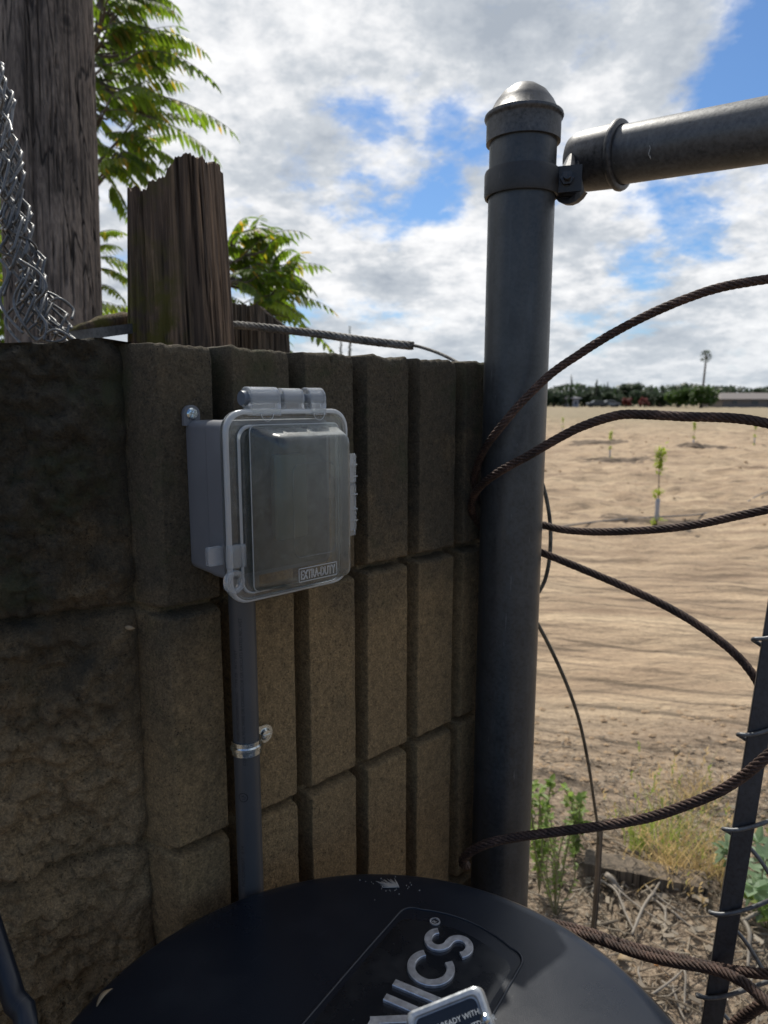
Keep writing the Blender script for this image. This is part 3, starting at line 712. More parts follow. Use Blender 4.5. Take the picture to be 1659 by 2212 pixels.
rope(P_([(1800, 950, .57), (1659, 915, .59), (1580, 903, .60), (1480, 900, .612), (1400, 896, .625), (1335, 897, .635), (1260, 920, .65), (1200, 950, .665), (1140, 985, .68), (1085, 1015, .70), (1040, 1048, .73), (1020, 1080, .765), (1023, 1115, .79), (1050, 1150, .81), (1110, 1175, .81), (1165, 1192, .80), (1250, 1226, .785), (1350, 1268, .76), (1430, 1305, .74), (1500, 1345, .72), (1560, 1388, .70), (1605, 1430, .69), (1640, 1480, .68), (1670, 1560, .675), (1700, 1680, .67)]),
     .0043, M_ROPE, 'wire_rope', 'middle rusty wire rope crossing the field view and dropping behind the tension bar', 'wire rope', RG)
rope(P_([(1740, 1560, .56), (1690, 1605, .575), (1640, 1648, .585), (1600, 1680, .60), (1550, 1711, .615), (1480, 1740, .635), (1400, 1766, .655), (1300, 1784, .675), (1200, 1797, .69), (1120, 1808, .70), (1060, 1820, .70), (1022, 1836, .71), (1003, 1852, .72), (1000, 1866, .725), (1010, 1870, .73)]),
     .0046, M_ROPE, 'wire_rope', 'rusty wire rope low in front of the post, rising right to the tension bar', 'wire rope', RG)
rope(P_([(1180, 1990, .86), (1270, 2012, .82), (1350, 2040, .78), (1450, 2066, .73), (1530, 2086, .69), (1600, 2098, .66), (1659, 2104, .64), (1760, 2110, .62)]),
     .0048, M_ROPE, 'wire_rope', 'rearmost of the two touching rusty ropes just right of the black lid', 'wire rope', RG)
rope(P_([(1180, 2000, .80), (1280, 2026, .75), (1370, 2058, .71), (1450, 2078, .67), (1540, 2094, .64), (1600, 2118, .615), (1640, 2150, .60), (1690, 2200, .58)]),
     .0048, M_ROPE, 'wire_rope', 'front one of the two touching rusty ropes just right of the black lid', 'wire rope', RG)
rope(P_([(1540, 2260, .66), (1590, 2210, .64), (1630, 2180, .62), (1680, 2150, .60), (1740, 2120, .58)]),
     .0050, M_ROPE, 'wire_rope', 'short piece of rusty rope in the bottom right corner', 'wire rope', RG)
top = thing('wire_rope', 'grey wire rope behind the wall top, one bare strand bending down at its end', 'wire rope', tuple(px(300, 722, .95)-Vector((0, 0, .1))))
P = spline(P_([(110, 716, .93), (200, 716, .95), (290, 712, 1.02), (400, 700, 1.05), (505, 702, 1.02), (600, 711, 1.0), (700, 723, .98), (790, 736, .96), (850, 743, .95), (892, 747, .94)]), .0024)
fr = frames(P); m = MB(); S = 0
for k in range(6):
    pts = []; S = 0
    for i, p in enumerate(P):
        if i: S += (P[i]-P[i-1]).length
        q = 2*math.pi*(k/6+S/.05); pts.append(p+(fr[i][1]*math.cos(q)+fr[i][2]*math.sin(q))*.0036)
    m.tube(pts, .0023, 6)
m.build('strands', M_ROPE2, top)
m = MB(); m.tube(spline(P_([(870, 744, .942), (892, 746, .94), (920, 753, .93), (955, 766, .91), (990, 784, .89), (1020, 802, .87)]), .004), .0021, 8); m.build('loose_strand', M_ROPE2, top)
# thin cable behind the post
m = MB(); m.tube(spline(P_([(1120, 985, .87), (1150, 1010, .87), (1168, 1036, .87), (1181, 1080, .87), (1189, 1140, .865), (1187, 1205, .86), (1176, 1256, .86), (1156, 1290, .86), (1140, 1315, .87), (1158, 1342, .88), (1190, 1402, .90), (1225, 1480, .93), (1252, 1560, .98), (1271, 1650, 1.04), (1283, 1730, 1.12), (1291, 1790, 1.2), (1295, 1860, 1.3)]), .006),
                 .0024, 8); o = m.build('thin_cable', M_THIN); setp(o, 'thin dull cable looping out from behind the gate post and trailing to the stake', 'cable')
m = MB(); a = px(1297, 1780, 1.24); b_ = pground(1284, 2035, 0); b_ = Vector((a.x-.012, a.y+.02, -.03))
pts = spline([a, a.lerp(b_, .3)+Vector((.004, 0, 0)), a.lerp(b_, .65)+Vector((-.002, 0, 0)), b_], .02)
m.tube(pts, [.0055+.0012*noise.noise(Vector((0, 0, i*.7))) for i in range(len(pts))], 8); o = m.build('stake', M_BOARD); setp(o, 'thin upright brown wooden stake among the weeds, met by the thin cable', 'stake')

# ------------------------------------------------------------ chain link panel at the right
cl_ = thing('chain_link_fence', 'slanting dark flat tension bar with grey chain link wires hooked round it', 'fence', tuple(px(1540, 2200, .70)-Vector((0, 0, .3))))
A = px(1730, 1010, .64); B = px(1520, 2320, .70); bd = (B-A).normalized()
side = Vector((1, -.35, 0)); side = (side-bd*side.dot(bd)).normalized(); thk = side.cross(bd).normalized()
m = MB(); hw, ht = .0092, .0026
lp = [(-hw, -ht), (hw, -ht), (hw, ht), (-hw, ht)]; lp = [(-hw+.0006, -ht), (hw-.0006, -ht), (hw, -ht+.0006), (hw, ht-.0006), (hw-.0006, ht), (-hw+.0006, ht), (-hw, ht-.0006), (-hw, -ht+.0006)]
m.loft([[A+bd*(q)+side*a+thk*b_ for a, b_ in lp] for q in (0, .1, .2, .3, .4, .5, .6, .72)], True, True); m.build('tension_bar', M_TBAR, cl_, ang=30)
fr_ = -1 if thk.y > 0 else 1          # +fr_*thk points to the camera
Lb = (B-A).length
def bar_at(y):
    lo, hi = 0, 1
    for _ in range(40):
        q = (lo+hi)/2; p = A.lerp(B, q); c = p-cam.location; zc = c.y*CP-c.z*SP; v = (c.y*SP+c.z*CP)/zc
        if 1106-v*FPX < y: lo = q
        else: hi = q
    return A.lerp(B, lo)
for i, y in enumerate((1385, 1592, 1797, 1978, 2158)):
    c = bar_at(y); f_ = thk*fr_
    tip = c-side*.0165+f_*.001
    # zigzag wire: comes from upper right in front of the bar, hooks round its left edge, leaves behind to the lower right
    jit = random.uniform(-.004, .004)
    pts = [c+side*.15-bd*(.125+jit)+f_*.004, c+side*.082-bd*(.075+jit)+f_*.010, c+side*.045-bd*.042+f_*.006, c+side*.016-bd*.017+f_*.0058, c-side*.004-bd*.004+f_*.0056, tip+f_*.003, tip-f_*.002+bd*.002,
           c-side*.006+bd*.008-f_*.0058, c+side*.016+bd*.022-f_*.006, c+side*.045+bd*.058-f_*.008, c+side*.078+bd*.098-f_*.003, c+side*.13+bd*(.16+jit)-f_*.006]
    m = MB(); m.tube(spline(pts, .003), .0020, 8); m.build('wire', M_CWIRE, cl_)
for i, (y, off) in enumerate(((1700, .078), (1890, .078), (2070, .080), (2250, .080))):
    c = bar_at(y)+side*off
    pts = [c+side*.07-bd*.11+f_*.004, c+side*.03-bd*.05, c+side*.004-bd*.004+f_*.003, c-side*.003+bd*.004-f_*.001, c+side*.006+bd*.006-f_*.004, c+side*.04+bd*.03, c+side*.09+bd*.07]
    m = MB(); m.tube(spline(pts, .004), .0022, 7); m.build('wire', M_CWIRE, cl_)

# ------------------------------------------------------------ crumpled chain link at the left
cm = thing('crumpled_chain_link', 'bundle of crumpled grey chain link wire hanging in front of the tall wooden pole', 'wire mesh', tuple(px(60, 740, .80)))
def axis_x(y): return np.interp(y, [150, 380, 480, 600, 680, 745], [-8, 18, 36, 66, 92, 115])
def halfw(y): return np.interp(y, [150, 300, 480, 600, 680, 745], [24, 30, 32, 36, 48, 60])
rg = random.Random(5)
for k in range(17):
    ph = rg.uniform(-1, 1); y = rg.uniform(90, 200) if k < 12 else rg.uniform(300, 620); z0 = .80+rg.uniform(-.03, .05); pts = []; sgn = rg.choice((-1, 1)); dr = rg.uniform(-.5, .5)
    while y < 742:
        amp = .36*sgn; cxx = axis_x(y)+halfw(y)*(ph*.7+amp+rg.uniform(-.12, .12)+dr*.0)
        pts.append(px(cxx, y, z0+rg.uniform(-.012, .012)+.014*sgn)); pts.append(px(cxx+sgn*3, y+9, z0-.004*sgn))
        y += rg.uniform(42, 78); sgn = -sgn; ph += rg.uniform(-.12, .12); ph = max(-1, min(1, ph))
    if len(pts) > 4:
        m = MB(); m.tube(spline(pts, .003), .0016, 7); m.build('wire', M_CWIRE, cm)
for pl in ([(150, 660), (122, 640), (95, 628), (60, 612)], [(155, 690), (158, 668), (130, 645), (112, 650)], [(60, 640), (12, 690), (45, 742), (75, 760)], [(0, 330), (14, 350), (4, 380), (20, 430), (8, 470), (34, 520)],
           [(0, 190), (6, 215), (2, 240), (20, 262), (26, 285)], [(0, 480), (22, 500), (0, 540), (30, 560), (20, 600), (8, 640)], [(150, 700), (140, 730), (110, 738), (60, 720), (90, 690)], [(170, 742), (120, 712), (80, 735), (50, 700), (30, 650), (52, 600)], [(0, 560), (18, 590), (0, 640), (14, 680), (50, 720)], [(28, 500), (66, 520), (78, 545), (50, 590), (60, 640)], [(40, 560), (85, 590), (100, 625), (76, 660), (100, 700), (95, 735)]):
    m = MB(); z0 = .78+rg.uniform(-.02, .03); m.tube(spline([px(x, y, z0+rg.uniform(-.012, .012)) for x, y in pl], .003), .0016, 7); m.build('wire', M_CWIRE, cm)

# ------------------------------------------------------------ wooden pole, stub, pickets, log
def ridged(a): return 1-abs(a)
zcp = 1.55; pb = px(118, 690, zcp); ptp = px(95, -60, zcp)
ax = (ptp-pb).normalized()
V = []; F = []; NA = 300; heights = [-1.9, -1.2, -.6]+[-.15+.0045*i for i in range(0, 250)]+[1.1, 1.6, 2.2, 3, 4, 5]
rad0 = 193/2/FPX*zcp*1.0
for h in heights:
    r0 = rad0*(1-.012*h)
    c = pb+ax*h
    for k in range(NA):
        a = 2*math.pi*k/NA; wx, wy = math.cos(a), math.sin(a)
        w_ = .10*fbm(wx*1.5, wy*1.5, h*1.1, 3)
        n1_ = noise.noise(Vector((math.cos(a+w_)*7.5, math.sin(a+w_)*7.5, h*.45+3)))
        n2_ = noise.noise(Vector((math.cos(a+w_)*15, math.sin(a+w_)*15, h*.7+9)))
        crack = max(0, 1-abs(n1_)/.055)*.013+max(0, 1-abs(n2_)/.05)*.006
        r = r0*(1+.02*noise.noise(Vector((wx*2, wy*2, h*.8))))-crack+.0010*noise.noise(Vector((wx*50, wy*50, h*3)))
        V.append(c+Vector((wx*r, wy*r, 0)))
for j in range(len(heights)-1):
    for k in range(NA): k2 = (k+1) % NA; F.append((j*NA+k, j*NA+k2, (j+1)*NA+k2, (j+1)*NA+k))
F.append(tuple(range((len(heights)-1)*NA, len(heights)*NA)))
o = mesh('wooden_pole', V, F, M_POLE); setp(o, 'tall weathered round wooden pole with long vertical cracks, behind the wall at left', 'pole')
def timber(name, bl, br, tops, zc, depth, yaw, mat, label, cat, group=None, seed=0, top_fn=None, round_=.25, ng=70):
    """squared timber: bl/br bottom picture x at the wall line, top_fn(u,v)-> height"""
    pb0 = px(bl[0], bl[1], zc); pb1 = px(br[0], br[1], zc); wdt = (pb1-pb0).length; c0 = (pb0+pb1)/2
    ux_ = Vector((math.cos(yaw), math.sin(yaw), 0)); vy_ = Vector((-math.sin(yaw), math.cos(yaw), 0))
    N = 44*4; V = []; F = []; hs = [-1.0, -.3]+[(-.04+i*.004) for i in range(0, ng)]
    per = []
    for sidei in range(4):
        for k in range(44):
            q = -1+2*k/44
            u, v = [(q, -1), (1, q), (-q, 1), (-1, -q)][sidei]
            # squircle rounding
            rr = (abs(u)**6+abs(v)**6)**(1/6); per.append((u/rr, v/rr))
    def topz(u, v): return top_fn(u, v)
    for h in hs+[9]:
        for (u, v) in per:
            tz_ = topz(u, v); hh = min(h, tz_)
            f2 = 1.0
            U, Vv = u*wdt/2, v*depth/2
            cr = max(0, 1-abs(noise.noise(Vector((u*3.2+seed, v*3.2, hh*1.2+seed)))/.06))*.005+max(0, 1-abs(noise.noise(Vector((u*8+seed, v*8, hh*2.0+seed)))/.07))*.0025
            s_ = 1-tops[0]*max(0, hh)
            p = c0+ux_*(U*s_*(1-cr/(wdt/2))+tops[1]*max(0, hh))+vy_*(Vv*(1-cr/(depth/2)))
            V.append(Vector((p.x, p.y, c0.z+hh)))
    R_ = len(hs)+1
    for j in range(R_-1):
        for k in range(N): k2 = (k+1) % N; F.append((j*N+k, j*N+k2, (j+1)*N+k2, (j+1)*N+k))
    # top surface by shrinking rings
    base_i = (R_-1)*N; rings = 12
    for q in range(1, rings+1):
        f_ = 1-q/(rings+.5)
        for (u, v) in per:
            u2, v2 = u*f_, v*f_; tz_ = topz(u2, v2)-.006*abs(noise.noise(Vector((u2*9+seed, v2*9, 2))))*2
            s_ = 1-tops[0]*max(0, tz_); p = c0+ux_*(u2*wdt/2*s_+tops[1]*max(0, tz_))+vy_*(v2*depth/2)
            V.append(Vector((p.x, p.y, c0.z+tz_)))
        for k in range(N): k2 = (k+1) % N; a = base_i+(q-1)*N; F.append((a+k, a+k2, a+N+k2, a+N+k))
    F.append(tuple(range(base_i+rings*N, base_i+(rings+1)*N)))
    o = mesh(name, V, F, mat); setp(o, label, cat, group); sharp(o, 60); return o
def stub_top(u, v):
    nn = .008*noise.noise(Vector((u*3.5, v*3.5, 1)))+.0035*noise.noise(Vector((u*11, v*11, 4)))+.002*noise.noise(Vector((u*31, v*31, 4)))
    sm = np.interp(u, [-1, -.62, -.55, -.30, -.24, .20, .27, .95, 1], [.1900, .1890, .1830, .1850, .1940, .1970, .2090, .2235, .2230])
    return float(sm)+nn-.003*abs(noise.noise(Vector((u*14, v*14, 7))))*2
def stub_build():
    return timber('wooden_stub', (295, 752), (494, 752), (.9, .01), .92, .09, R(-14), M_STUB, 'dark rotting squared wooden post with jagged top standing right behind the wall', 'post', None, 3, stub_top, ng=80)
stub = stub_build()
def pk(h0_, h1_): return lambda u, v: h0_+(h1_-h0_)*(u+1)/2+.004*noise.noise(Vector((u*6, v*6, h0_*50)))
PG = 'short broken fence pickets behind the wall'
timber('broken_picket', (492, 790), (546, 790), (0, 0), 1.08, .02, R(-8), M_BOARD, 'short broken picket touching the right side of the dark rotting post', 'picket', PG, 8, pk(.094, .086), ng=30)
timber('broken_picket', (552, 800), (628, 800), (.2, -.05), 1.06, .03, R(-6), M_BOARD, 'second short picket with slanted top, under the grey rope and the leaves', 'picket', PG, 12, lambda u, v: float(np.interp(u, [-1, -.5, .2, 1], [.092, .094, .078, .062])), ng=30)
# log and slab lying on top behind the wall
m = MB(); pts = spline(P_([(150, 735, .90), (200, 705, .90), (250, 694, .93), (320, 690, .98)]), .01)
m.tube(pts, [.010+.004*noise.noise(Vector((i*.5, 0, 0))) for i in range(len(pts))], 10); o = m.build('driftwood_branch', M_STUB); setp(o, 'dark mossy branch lying between the tall pole and the rotting post', 'branch')
m = MB(); a = px(175, 722, .84); b_ = px(300, 706, .92); dd_ = (b_-a).normalized(); sd_ = Vector((-dd_.y, dd_.x, 0))
m.loft([[a+dd_*q+sd_*x_+Vector((0, 0, z_)) for x_, z_ in ((-.02, -.006), (.02, -.006), (.02, .004), (-.02, .006))] for q in (0, .03, .06, (b_-a).length)], True, True)
o = m.build('board', M_CWIRE, smooth=False); setp(o, 'flat grey metal strip lying behind the wall below the tall pole', 'metal strip')

# ------------------------------------------------------------ black round bin with lid and badge
LZ = CAMH-.40; LC = Vector((-.0085*.885, .398*.885, 0)); LR = .2085; LK = .909
bin_ = thing('round_bin', 'round black plastic bin with domed lid, raised lettering badge, in front of the wall', 'bin', (LC.x, LC.y, 0))
m = MB(); m.rev([(.165, 0.0), (.17, .004), (.212, LZ-.03), (.212, LZ-.018)], (LC.x, LC.y, .004), (0, 0, 1), 96); m.build('body', M_LID, bin_, ang=50)
m = MB(); pr = [(LR-.010, -.030), (LR-.002, -.030), (LR, -.027), (LR, -.005), (LR-.0015, -.0015), (LR-.0045, 0), (LR-.012, .0008), (LR-.05, .0030), (LR-.10, .0045), (LR-.16, .0052), (.01, .0055)]
m.rev(pr, (LC.x, LC.y, LZ-.0035), (0, 0, 1), 160, False, True); lid = m.build('lid', M_LID, bin_, ang=50)
def lidz(x, y):
    r = math.hypot(x-LC.x, y-LC.y); return LZ-.0035+float(np.interp(LR-r, [0, .0045, .012, .05, .10, .16, .3], [-.004, 0, .0008, .0030, .0045, .0052, .0055]))
G = lambda x, y: pground(x, y, LZ+.0005)
tl, tr = G(880, 1952), G(1139, 2054); e_ = Vector((.53, .848, 0)).normalized(); wv_ = Vector((e_.y, -e_.x, 0))
mid = (tl+tr)/2; hwid = abs((tr-tl).dot(wv_))/2
def bpt(a, b_, h=0):                    # a along text direction from the far end (negative towards us), b across
    p = mid+e_*a+wv_*b_; return Vector((p.x, p.y, lidz(p.x, p.y)+h))
NB = 40; bord = []
rc_ = .012
far = [(.0085*(1-(b_/(hwid-rc_))**2)-.002, b_) for b_ in np.linspace(-hwid+rc_, hwid-rc_, 12)]
LL = .30
bord = []
for q in range(0, 91, 15): bord.append((-rc_+rc_*math.sin(R(q))-.002, -hwid+rc_-rc_*math.cos(R(q))))
bord += [(a-.0, b_) for a, b_ in far[1:-1]]
for q in range(90, -1, -15): bord.append((-rc_+rc_*math.sin(R(q))-.002, hwid-rc_+rc_*math.cos(R(q))))
for q in np.linspace(.03, LL, 10): bord.append((-q, hwid))
for q in np.linspace(hwid, -hwid, 8): bord.append((-LL-.012, q*.95))
for q in np.linspace(LL, .03, 10): bord.append((-q, -hwid))
# the badge sits in a fine recess outlined by a raised bead
cen = (-LL/2, 0)
m = MB(); loops = []
for k in range(9):
    f_ = 1-k/9*1.0 if k < 8 else .02
    loops.append([bpt(cen[0]+(a-cen[0])*f_, cen[1]+(b_-cen[1])*f_, .0005 if k else -.001) for a, b_ in bord])
m.loft(loops, False, True); badge = m.build('badge', M_BADGE, lid, ang=60)
m = MB(); lp = [bpt(a*1.0+(.0012 if a > -.02 else 0), b_*1.015, .0002) for a, b_ in bord]; lp.append(lp[0]); m.tube(lp, .0010, 6, False); m.build('badge_border', M_LID, lid)
# letters, each a chrome stroke path with flat top
def stroke(path, wd, h, name='letter'):
    pts = [Vector((a, b_, 0)) for a, b_ in path]; m = MB(); n_ = len(pts); loops = []
    for i, p in enumerate(pts):
        t_ = (pts[min(i+1, n_-1)]-pts[max(i-1, 0)]).normalized(); nn = Vector((-t_.y, t_.x, 0))
        row = []
        for o_, hh in ((-wd/2, 0), (-wd/2+.0001, h*.8), (-wd/2+.0004, h), (wd/2-.0004, h), (wd/2-.0001, h*.8), (wd/2, 0)):
            q = p+nn*o_; row.append(bpt2(q.x, q.y, hh))
        loops.append(row)
    m.loft(loops, True, True); return m.build(name, M_CHROME, badge_parent, ang=12)
badge_parent = lid
ta_ = Vector((.46, .888, 0)).normalized(); up_ = Vector((-ta_.y, ta_.x, 0))     # reading direction and letter-up
def bpt2(x, y, h): p = T0+ta_*x+up_*y; return Vector((p.x, p.y, lidz(p.x, p.y)+.0006+h))
T0 = G(930.5, 2097)                    # centre of the C
LH = .0375*LK; SW = .0066*LK; r_ = LH/2-SW/2
stroke([(r_*.98*math.cos(R(a)), r_*math.sin(R(a))) for a in range(42, 319, 6)], SW, .0022)
c2 = G(968.8, 2042); T0 = c2
rs_ = r_/2
S_ = [(rs_*1.12*math.cos(R(a)), rs_+rs_*math.sin(R(a))) for a in range(28, 271, 9)]+[(rs_*1.12*math.cos(R(a)), -rs_+rs_*math.sin(R(a))) for a in range(81, -153, -9)]
stroke([(a*1.12, b*1.12) for a, b in S_], SW, .0022)
T0 = G(930.5, 2097); 
pI = G(852, 2131); xI = (pI-T0).dot(ta_)
stroke([(xI, LH/2), (xI, LH/4), (xI, 0), (xI, -LH/2)], SW, .0022)
pN = G(826, 2160); xN = (pN-T0).dot(ta_)
stroke([(xN, LH/2), (xN, LH/4), (xN, 0), (xN, -LH/2)], SW, .0022)
stroke([(xN-.021, LH/2), (xN-.011, 0), (xN-.002, -LH/2+.001)], SW, .0022)
stroke([(xN-.0235, LH/2), (xN-.0235, 0), (xN-.0235, -LH/2)], SW, .0022)
T0 = G(939.6, 1991.3)
m = MB(); V = []; loops = []
for k in range(25):
    a = R(15*k); loops.append([bpt2(math.cos(a)*(.0036+o_), math.sin(a)*(.0036+o_), hh) for o_, hh in ((-.0006, 0), (-.0005, .001), (.0005, .001), (.0006, 0))])
m.loft(loops); tv, tf = text_mesh('R', .0052); cx_ = (min(v.x for v in tv)+max(v.x for v in tv))/2; cy_ = (min(v.y for v in tv)+max(v.y for v in tv))/2
m.add([bpt2(v.x-cx_, v.y-cy_, .0006) for v in tv], tf); m.build('registered_mark', M_CHROME, lid, ang=40)
# bird dropping and leaf on the lid
m = MB(); rg = random.Random(3)
g0 = G(846, 1908)
for k in range(26):
    f_ = rg.random(); a = rg.gauss(.0, .25)+2.35; ln = rg.uniform(.004, .016)
    s0 = g0+Vector((.006*(1-f_), -.002, 0)); s1 = s0+Vector((math.cos(a), math.sin(a), 0))*ln
    m.tube([Vector((q.x, q.y, lidz(q.x, q.y)+.0007)) for q in (s0, s0.lerp(s1, .5), s1)], [.0011*rg.uniform(.5, 1), .0008, .0002], 5, True)
for k in range(30):
    s0 = g0+Vector((rg.gauss(0, .012), rg.gauss(0, .008), 0)); q = rg.uniform(.0002, .0006)
    m.tube([Vector((s0.x, s0.y, lidz(s0.x, s0.y))), Vector((s0.x, s0.y, lidz(s0.x, s0.y)+.0006))], q, 5)
o = m.build('bird_dropping', m_simple('chalky white', (.27, .25, .22), .9)); setp(o, 'small splayed whitish bird dropping near the far rim of the black lid', 'dropping')
M_DRY = m_simple('dry tan leaf', (.30, .22, .13), .7)
def curl_leaf(p, L, W, up, label, dirv):
    m = MB(); dirv = Vector(dirv).normalized(); sdv_ = dirv.cross(Vector(up)).normalized(); upv = sdv_.cross(dirv); loops = []
    for k in range(9):
        q = k/8; c = Vector(p)+dirv*(L*(q-.5))+upv*(L*.25*math.sin(q*math.pi)); wq = W*math.sin(q*math.pi*.94+.09)**.8
        loops.append([c-sdv_*wq+upv*wq*.6, c+upv*.0006, c+sdv_*wq+upv*wq*.6, c+upv*-.0001])
    m.loft(loops, True, True); o = m.build('dry_leaf', M_DRY); setp(o, label, 'leaf'); return o
q = G(225, 2150); curl_leaf((q.x, q.y, lidz(q.x, q.y)+.001), .014, .0018, (0, -.3, 1), 'small curled tan leaf on the left rim of the black lid', (.5, .8, .3))
q = px(281, 1356, .548); curl_leaf(q, .008, .0018, (0, -1, .3), 'tiny brown leaf caught in the corner joint between the two walls', (1, 0, -.15))
# small framed device in the near foreground standing on the lid
dv = thing('handheld_device', 'blurred grey-rimmed device with black text label, standing on the lid at the bottom edge', 'device', (.045, .30, LZ))
DM = Matrix.Translation(px(975, 2205, .33)) @ Matrix.Rotation(R(-27+10), 4, 'Z') 
fx = (px(1050, 2165, .33)-px(900, 2225, .33)).normalized()
nrm = (cam.location-px(975, 2230, .33)).normalized(); nrm = (nrm-fx*nrm.dot(fx)).normalized(); fy = nrm.cross(fx)
c0 = px(985, 2262, .33)
def dl(a, b_, h): return c0+fx*a+fy*b_+nrm*h
def drr(a, b_, r, h, sh=0): 
    L = []
    for cx_, cy_, a0_ in ((a-r, -b_+r, -90), (a-r, b_-r, 0), (-a+r, b_-r, 90), (-a+r, -b_+r, 180)):
        for k in range(7): q = R(a0_+15*k); L.append(dl(cx_+r*math.cos(q), cy_+r*math.sin(q), h))
    return L
m = MB(); m.loft([drr(.0185, .0185, .004, -.014), drr(.0195, .0195, .004, -.012), drr(.0195, .0195, .004, -.001), drr(.0185, .0185, .0035, 0), drr(.0168, .0168, .003, 0), drr(.0160, .0160, .003, -.001)], True, True)
m.tube([dl(0, -.018, -.007), Vector((.052, .31, LZ+.002))], .012, 20)
m.build('housing', m_galv('grey metal housing', (.34, .36, .38), .6, .4, .1), dv, ang=40)
m = MB(); m.loft([drr(.0155, .0155, .003, -.0009), drr(.0155, .0155, .003, -.0004)], False, True); dlb = m.build('label_plate', M_BADGE, dv, ang=40)
m = MB()
for i, t_ in enumerate(('USE READY WITH', 'INDOOR / OUTDOOR', 'PLUGS  250V', 'TESTED')):
    tv, tf = text_mesh(t_, .0032); m.add([dl(-.010+v.x, .0085-i*.0045+v.y, -.0002) for v in tv], tf)
m.build('printing', m_simple('pale print', (.55, .56, .55), .6), dlb, smooth=False)
m = MB()
m.rev([(.0022, 0), (.0022, .0015), (.0010, .0026)], dl(.0172, .006, 0), nrm, 16); m.rev([(.0022, 0), (.0022, .0015), (.0010, .0026)], dl(.008, -.001, 0), nrm, 16)
m.build('stud', M_ZINC, dv, ang=40)
# dark strap at the bottom left
m = MB(); a = px(-30, 1965, .50); b_ = px(62, 2260, .44)
pts = [a, a.lerp(b_, .35), a.lerp(b_, .7), b_, Vector((-.20, .30, LZ-.10))]
m.tube(spline(pts, .01), .0085, 12, flat=.55); o = m.build('dark_handle', M_LID); setp(o, 'dark blue-black plastic handle leaning at the bottom left corner of the view', 'handle')

# ------------------------------------------------------------ pinnate leaved trees
def leaflet(m, p, d, up, L, W):
    d = d.normalized(); s_ = d.cross(up); s_ = s_.normalized() if s_.length > 1e-5 else d.orthogonal().normalized(); nn = s_.cross(d)
    c1 = p+d*L*.33; c2_ = p+d*L*.68-nn*L*.04; tip = p+d*L-nn*L*.14
    m.add([p, c1+s_*W, c1-s_*W, c2_+s_*W*.72, c2_-s_*W*.72, tip, c1-nn*W*.35, c2_-nn*W*.3], [(0, 6, 1), (0, 2, 6), (1, 6, 7, 3), (6, 2, 4, 7), (3, 7, 5), (7, 4, 5)])
def pinnate(m, stem, p0, p1, rg, L=.075, sag=.12, n=11):
    p0 = Vector(p0); p1 = Vector(p1); ln = (p1-p0).length; pts = []
    for k in range(n+1):
        q = k/n; p = p0.lerp(p1, q); p.z += sag*ln*(4*q*(1-q)); pts.append(p)
    stem.tube(pts, [.0028*(1-.7*k/n) for k in range(n+1)], 5)
    side_ = (p1-p0).cross(Vector((0, 0, 1)))
    side_ = side_.normalized() if side_.length > 1e-5 else Vector((1, 0, 0))
    roll = rg.uniform(-.6, .6)
    for k in range(2, n+1):
        t_ = (pts[k]-pts[k-1]).normalized(); q = k/n; l_ = L*(.6+.6*math.sin(math.pi*min(1, q*.9+.1)))*rg.uniform(.85, 1.1)
        for sg in (-1, 1):
            d = t_*.45+side_*sg*(.75+.2*roll*sg)+Vector((0, 0, -.55+.35*roll*sg+rg.uniform(-.2, .15)))
            leaflet(m, pts[k], d, Vector((0, 0, 1)), l_*rg.uniform(.8, 1.1), l_*rg.uniform(.11, .17))
    leaflet(m, pts[-1], (pts[-1]-pts[-2]).normalized()+Vector((0, 0, -.3)), Vector((0, 0, 1)), L*.9, L*.15)
def pin_tree(label, trunk, leaves, rg, mat=M_LEAF, L=.075, extra_y=None):
    """leaves: list of (x0,y0,x1,y1,z)"""
    base = Vector((trunk[0].x, trunk[0].y, 0)); o = thing('leafy_tree', label, 'tree', tuple(base), group='leafy trees behind the wall')
    tr_ = MB(); pts = spline([base]+list(trunk), .05); tr_.tube(pts, [.045*(1-.75*i/len(pts)) for i in range(len(pts))], 10)
    cr = MB(); stm = MB()
    nodes = pts[len(pts)//4:]
    for i, (x0, y0, x1, y1, z) in enumerate(leaves):
        a = px(x0, y0, z); b_ = px(x1, y1, z+rg.uniform(-.12, .12)); pinnate(cr, tr_, a, b_, rg, L*rg.uniform(.85, 1.15), rg.uniform(.06, .2), rg.randint(9, 12))
        if i % 2 == 0:
            nd = min(nodes, key=lambda q: (q-a).length); md = nd.lerp(a, .5)+Vector((0, 0, -.04*(nd-a).length)); bp_ = spline([nd, md, a], .06); tr_.tube(bp_, [.010-.007*j/len(bp_) for j in range(len(bp_))], 6)
    t_ = tr_.build('trunk', M_BARK, o); c_ = cr.build('crown', mat, o, smooth=False)
    return o
rg = random.Random(11)
def poly_leaves(cx, cy, sxx, syy, n, zl, ln=(90, 150), inside=lambda x, y: True, ang=(-30, 50)):
    out = []
    while len(out) < n:
        x = rg.gauss(cx, sxx); y = rg.gauss(cy, syy)
        if not inside(x, y): continue
        a = R(rg.uniform(*ang)); l_ = rg.uniform(*ln); out.append((x, y, x+l_*math.cos(a), y+l_*math.sin(a), rg.uniform(*zl)))
    return out
o1 = [(250, 20, 383, 30, 3.0), (300, 75, 436, 106, 2.9), (305, 110, 462, 176, 2.95), (330, 205, 496, 278, 2.9), (300, 250, 462, 335, 3.0), (270, 290, 362, 360, 3.1), (250, 330, 330, 405, 3.0), (236, 390, 276, 466, 3.2), (222, 340, 290, 400, 3.1),
      (240, -20, 330, 5, 3.0), (300, -25, 375, 8, 3.1), (225, 60, 330, 70, 3.0), (225, 140, 350, 150, 3.0), (230, 200, 370, 215, 3.1), (220, 240, 350, 270, 3.0)]
